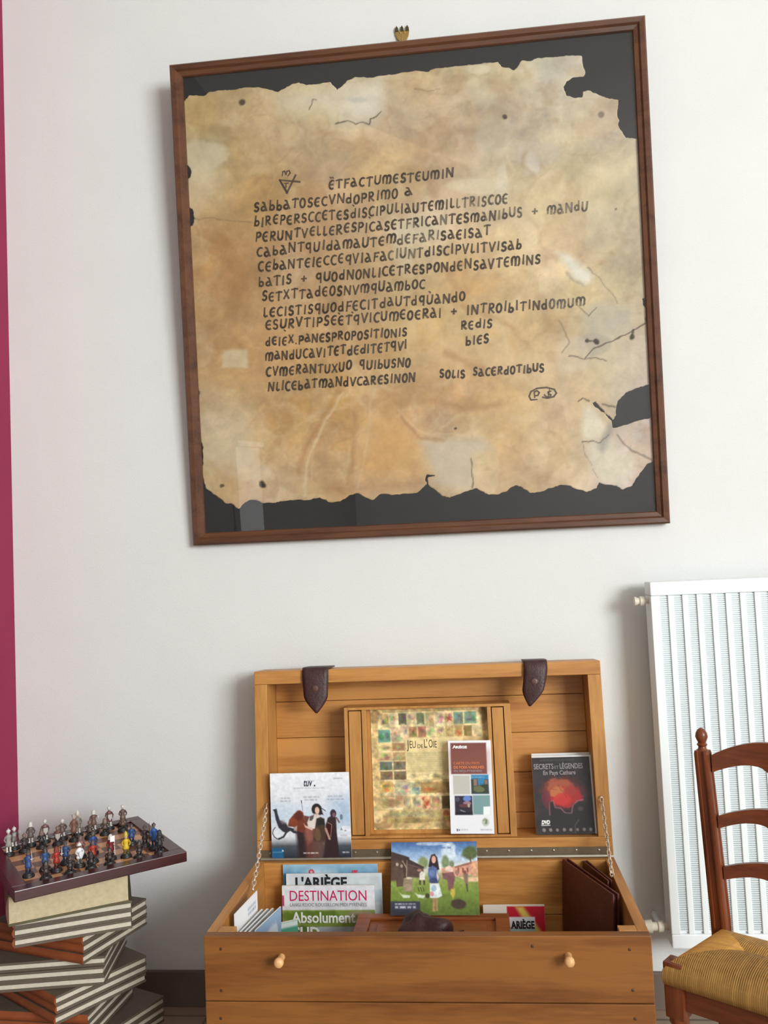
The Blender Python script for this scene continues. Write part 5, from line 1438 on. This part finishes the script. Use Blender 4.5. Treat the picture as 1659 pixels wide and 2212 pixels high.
for i in range(8):
    for j in range(8):
        bm = NB(); box(bm, (EDG + i * SQ + .0002, EDG + j * SQY + .0002, .0130), (EDG + (i + 1) * SQ - .0002, EDG + (j + 1) * SQY - .0002, .0146))
        obj('square', bm, M['maple_square' if (i + j) % 2 else 'walnut_square'], board, local=True)
BTOP = .4492 + .0146

FC = {}


def fcol(c):
    if c not in FC: FC[c] = mat('painted_pewter_%d_%d_%d' % c, c, .45, .12, 200)
    return FC[c]


def figure(label, a, b, robe, head=(196, 190, 184), base=(34, 32, 32), hgt=.050, kind='pawn', feet=None, prop=None, trim=None, rot=None, group='chess figurines'):
    p = BR_ + BA * a + BB * b
    ang = random.uniform(-.5, .5) if rot is None else rot
    m_ = Matrix.Translation((p.x, p.y, BTOP)) @ Matrix.Rotation(ang, 4, 'Z')
    r = thing('chess_figurine', label, 'chess piece', matrix=m_, group=group)
    s = hgt / .050
    bm = NB(); lathe(bm, [(.0112, 0), (.0115, .002), (.0105, .004), (.0088, .0062), (.0086, .0075)], seg=18); obj('base', bm, fcol(base), r, local=True, smooth=40)
    z0 = .0075
    bm = NB()
    for sx in (-1, 1):
        tube(bm, [(sx * .0030, 0, z0 - .001), (sx * .0032, -.0005, z0 + .006 * s), (sx * .0028, 0, z0 + .013 * s)], [.0022, .0019, .0024], 8)
        lathe(bm, [(.0024, 0), (.0026, .0012), (.0016, .0024)], loc=(sx * .0032, -.0022, z0 - .0003), seg=8)
    obj('legs', bm, fcol(feet or tuple(int(v * .5) for v in robe)), r, local=True, smooth=True)
    bm = NB(); zt = z0 + .009 * s
    lathe(bm, [(.0060, zt), (.0066, zt + .003 * s), (.0050, zt + .009 * s), (.0045, zt + .012 * s), (.0058, zt + .017 * s), (.0056, zt + .0195 * s), (.0026, zt + .0215 * s), (.0018, zt + .0230 * s)], seg=14)
    for v in bm.verts: v.co.y *= .78
    obj('tunic', bm, fcol(robe), r, local=True, smooth=True)
    sh = zt + .0185 * s
    bm = NB()
    tube(bm, [(-.0052, 0, sh), (-.0082, -.0015, sh - .006 * s), (-.0055, -.0058, sh - .0095 * s)], [.0019, .0018, .0014], 7)
    if prop in ('sword', 'lance', 'axe'): tube(bm, [(.0052, 0, sh), (.0086, -.001, sh - .005 * s), (.0078, -.0056, sh - .003 * s)], [.0019, .0018, .0014], 7)
    else: tube(bm, [(.0052, 0, sh), (.0082, -.0015, sh - .006 * s), (.0055, -.0058, sh - .0095 * s)], [.0019, .0018, .0014], 7)
    obj('arms', bm, fcol(tuple(int(v * .85) for v in robe)), r, local=True, smooth=True)
    hz = zt + .0262 * s
    bm = NB(); bmesh.ops.create_uvsphere(bm, u_segments=12, v_segments=8, radius=.0036, matrix=Matrix.Translation((0, -.0002, hz)) @ Matrix.Diagonal((.9, 1, 1.15, 1)))
    bmesh.ops.create_cone(bm, cap_ends=True, segments=6, radius1=.0007, radius2=.0002, depth=.0014, matrix=Matrix.Translation((0, -.0038, hz)) @ Matrix.Rotation(math.pi / 2, 4, 'X'))
    obj('head', bm, fcol((206, 168, 144) if kind != 'pawn' else head), r, local=True, smooth=True)
    bm = NB()
    if kind == 'king': lathe(bm, [(.0040, hz + .001), (.0041, hz + .0035), (.0046, hz + .0065), (.0030, hz + .0045), (.0008, hz + .0060)], seg=10)
    elif kind == 'bishop': lathe(bm, [(.0040, hz + .001), (.0042, hz + .004), (.0028, hz + .008), (.0003, hz + .0115)], seg=10)
    elif kind == 'hood': lathe(bm, [(.0052, hz - .004), (.0046, hz), (.0040, hz + .003), (.0022, hz + .0052), (.0003, hz + .006)], seg=10)
    else: lathe(bm, [(.0044, hz + .0008), (.0042, hz + .0025), (.0028, hz + .0048), (.0006, hz + .0056), (.0006, hz + .0075)], seg=10)
    obj('headgear', bm, fcol(trim or head), r, local=True, smooth=30)
    if prop:
        bm = NB(); hx, hy, hh = .0078, -.0058, sh - .003 * s
        if prop == 'lance': tube(bm, [(hx, hy, z0), (hx, hy, hh + .016), (hx, hy, hh + .022)], [.0007, .0007, .0001], 6); pc = (120, 100, 84)
        elif prop == 'sword': tube(bm, [(hx, hy, hh - .002), (hx, hy - .001, hh + .006), (hx, hy - .002, hh + .016)], [.0009, .0008, .0002], 6); box(bm, (hx - .003, hy - .0006, hh + .0005), (hx + .003, hy + .0006, hh + .0017)); pc = (206, 204, 204)
        elif prop == 'axe': tube(bm, [(hx, hy, hh - .008), (hx, hy, hh + .010)], .0007, 6); prism(bm, [(hx, hy - .0004, hh + .004), (hx + .005, hy - .0004, hh + .002), (hx + .005, hy - .0004, hh + .010), (hx, hy - .0004, hh + .008)], (0, .0008, 0)); pc = (150, 146, 144)
        elif prop == 'banner': tube(bm, [(hx - .002, hy, z0), (hx - .002, hy, hh + .014)], .0006, 6); prism(bm, [(hx - .002, hy - .0003, hh + .002), (hx - .011, hy - .0003, hh + .003), (hx - .011, hy - .0003, hh + .013), (hx - .002, hy - .0003, hh + .014)], (0, .0006, 0)); pc = (232, 228, 226)
        else: prism(bm, [(-.0045, -.0078, sh - .003), (.0045, -.0078, sh - .003), (.0045, -.0078, sh - .010), (0, -.0078, sh - .017), (-.0045, -.0078, sh - .010)], (0, .0012, 0)); pc = trim or (180, 172, 168)
        obj(prop if prop != 'shield' else 'shield', bm, fcol(pc), r, local=True)
    return r


FR = math.radians(39)
ord_ = ['first from the board\'s right corner', 'second from the board\'s right corner', 'third from the board\'s right corner', 'fourth from the board\'s right corner', 'fifth from the board\'s right corner', 'sixth from the board\'s right corner', 'seventh from the board\'s right corner', 'eighth from the board\'s right corner']
back = [(.122, 'pawn', None, .050), (.215, 'pawn', 'shield', .054), (.32, 'hood', 'sword', .052), (.425, 'bishop', None, .053), (.525, 'pawn', None, .042), (.635, 'pawn', 'shield', .051), (.725, 'hood', None, .052), (.825, 'pawn', 'axe', .046)]
wf = (224, 220, 214)
for k, (a, kd, pr_, hh) in enumerate(back):
    figure('grey-brown figurine with white feet on the far row, %s' % ord_[k], a, .868, [(104, 78, 74), (112, 72, 72), (110, 80, 72), (128, 122, 112), (104, 88, 82), (114, 84, 80), (100, 88, 80), (108, 98, 92)][k], head=(202, 196, 190), feet=wf, hgt=hh, kind=kd, prop=pr_, rot=FR, group='grey-brown chess figurines on the far row')
figure('tall crowned brown figurine beside the shortest figurine of the far row', .475, .772, (120, 82, 66), head=(176, 168, 160), hgt=.060, kind='king', rot=FR)
figure('silver figurine with an axe at the left end of the second far row', .880, .758, (150, 144, 140), head=(206, 202, 198), feet=wf, hgt=.056, kind='pawn', prop='axe', rot=FR)
dark = (52, 46, 46)
for lab, a, b, robe, hgt, kd, pr_, tr_ in (
    ('dark figurine on the second far row, nearest the right corner', .155, .765, (96, 72, 62), .030, 'pawn', None, None),
    ('dark figurine on the second far row, behind the white banner bearer', .275, .765, (86, 66, 60), .032, 'hood', None, None),
    ('dark figurine on the second far row, left of the white-banner one', .375, .765, (78, 70, 62), .034, 'pawn', None, None),
    ('reddish dark figurine in the middle of the second far row', .580, .765, (110, 72, 66), .036, 'pawn', 'shield', None),
    ('dark figurine on the second far row, above the blue pair', .680, .765, dark, .034, 'hood', None, None),
    ('dark figurine beside the silver axe bearer on the second far row', .785, .765, (62, 54, 50), .034, 'pawn', None, None),
    ('blue-robed figurine at the left end of the near row', .870, .250, (50, 74, 122), .052, 'pawn', 'sword', (70, 60, 60)),
    ('figurine in a blue cloak, left neighbour of the red swordsman', .765, .300, (48, 78, 126), .044, 'hood', None, (60, 52, 50)),
    ('red swordsman with raised sword in the near rows', .715, .235, (158, 44, 34), .048, 'hood', 'sword', (120, 52, 44)),
    ('blue figurine directly right of the red swordsman', .640, .330, (48, 72, 116), .044, 'pawn', None, (70, 66, 70)),
    ('white-robed figurine in the middle of the near rows', .585, .225, (226, 226, 230), .046, 'pawn', 'shield', (226, 224, 224)),
    ('pink and grey figurine behind the red-robed one', .535, .385, (150, 104, 98), .044, 'hood', None, (110, 84, 80)),
    ('red-robed figurine right of the white-robed one', .500, .245, (162, 52, 40), .042, 'pawn', None, (90, 70, 66)),
    ('blue figurine behind the red-robed one, right of the middle', .450, .420, (46, 78, 138), .044, 'pawn', None, (86, 70, 64)),
    ('dark red figurine holding up a white banner', .395, .235, (108, 26, 30), .050, 'hood', 'banner', (206, 200, 198)),
    ('yellow-robed figurine in the near rows', .310, .205, (206, 168, 40), .046, 'bishop', None, (196, 170, 60)),
    ('blue figurine near the board\'s right edge, left of the lance bearer', .205, .425, (46, 74, 122), .042, 'pawn', None, (60, 56, 60)),
    ('dark lance bearer near the board\'s right edge', .150, .330, (58, 44, 48), .042, 'pawn', 'lance', (80, 60, 60)),
    ('bright blue figurine at the board\'s right corner', .123, .235, (44, 90, 160), .056, 'pawn', None, (70, 60, 60)),
    ('black figurine at the very right corner of the board', .125, .128, (40, 40, 40), .048, 'hood', None, (44, 44, 44)),
    ('small dark kneeling figurine in front of the yellow one', .255, .126, (50, 40, 40), .030, 'pawn', None, (50, 44, 44)),
    ('small dark figurine in front of the white banner bearer', .435, .126, (56, 40, 38), .028, 'pawn', None, (52, 44, 42)),
    ('small dark figurine in front of the red-robed one', .545, .126, (50, 40, 40), .030, 'hood', None, (46, 40, 40)),
    ('small dark figurine in front of the red swordsman', .665, .126, (48, 38, 38), .032, 'pawn', None, (52, 44, 44)),
    ('small dark figurine between the two left blue ones', .800, .130, (56, 46, 42), .030, 'pawn', None, (50, 44, 44))):
    figure(lab, a, b, robe, head=(120, 96, 84), hgt=hgt, kind=kd, prop=pr_, trim=tr_, rot=FR + random.uniform(-.4, .4))
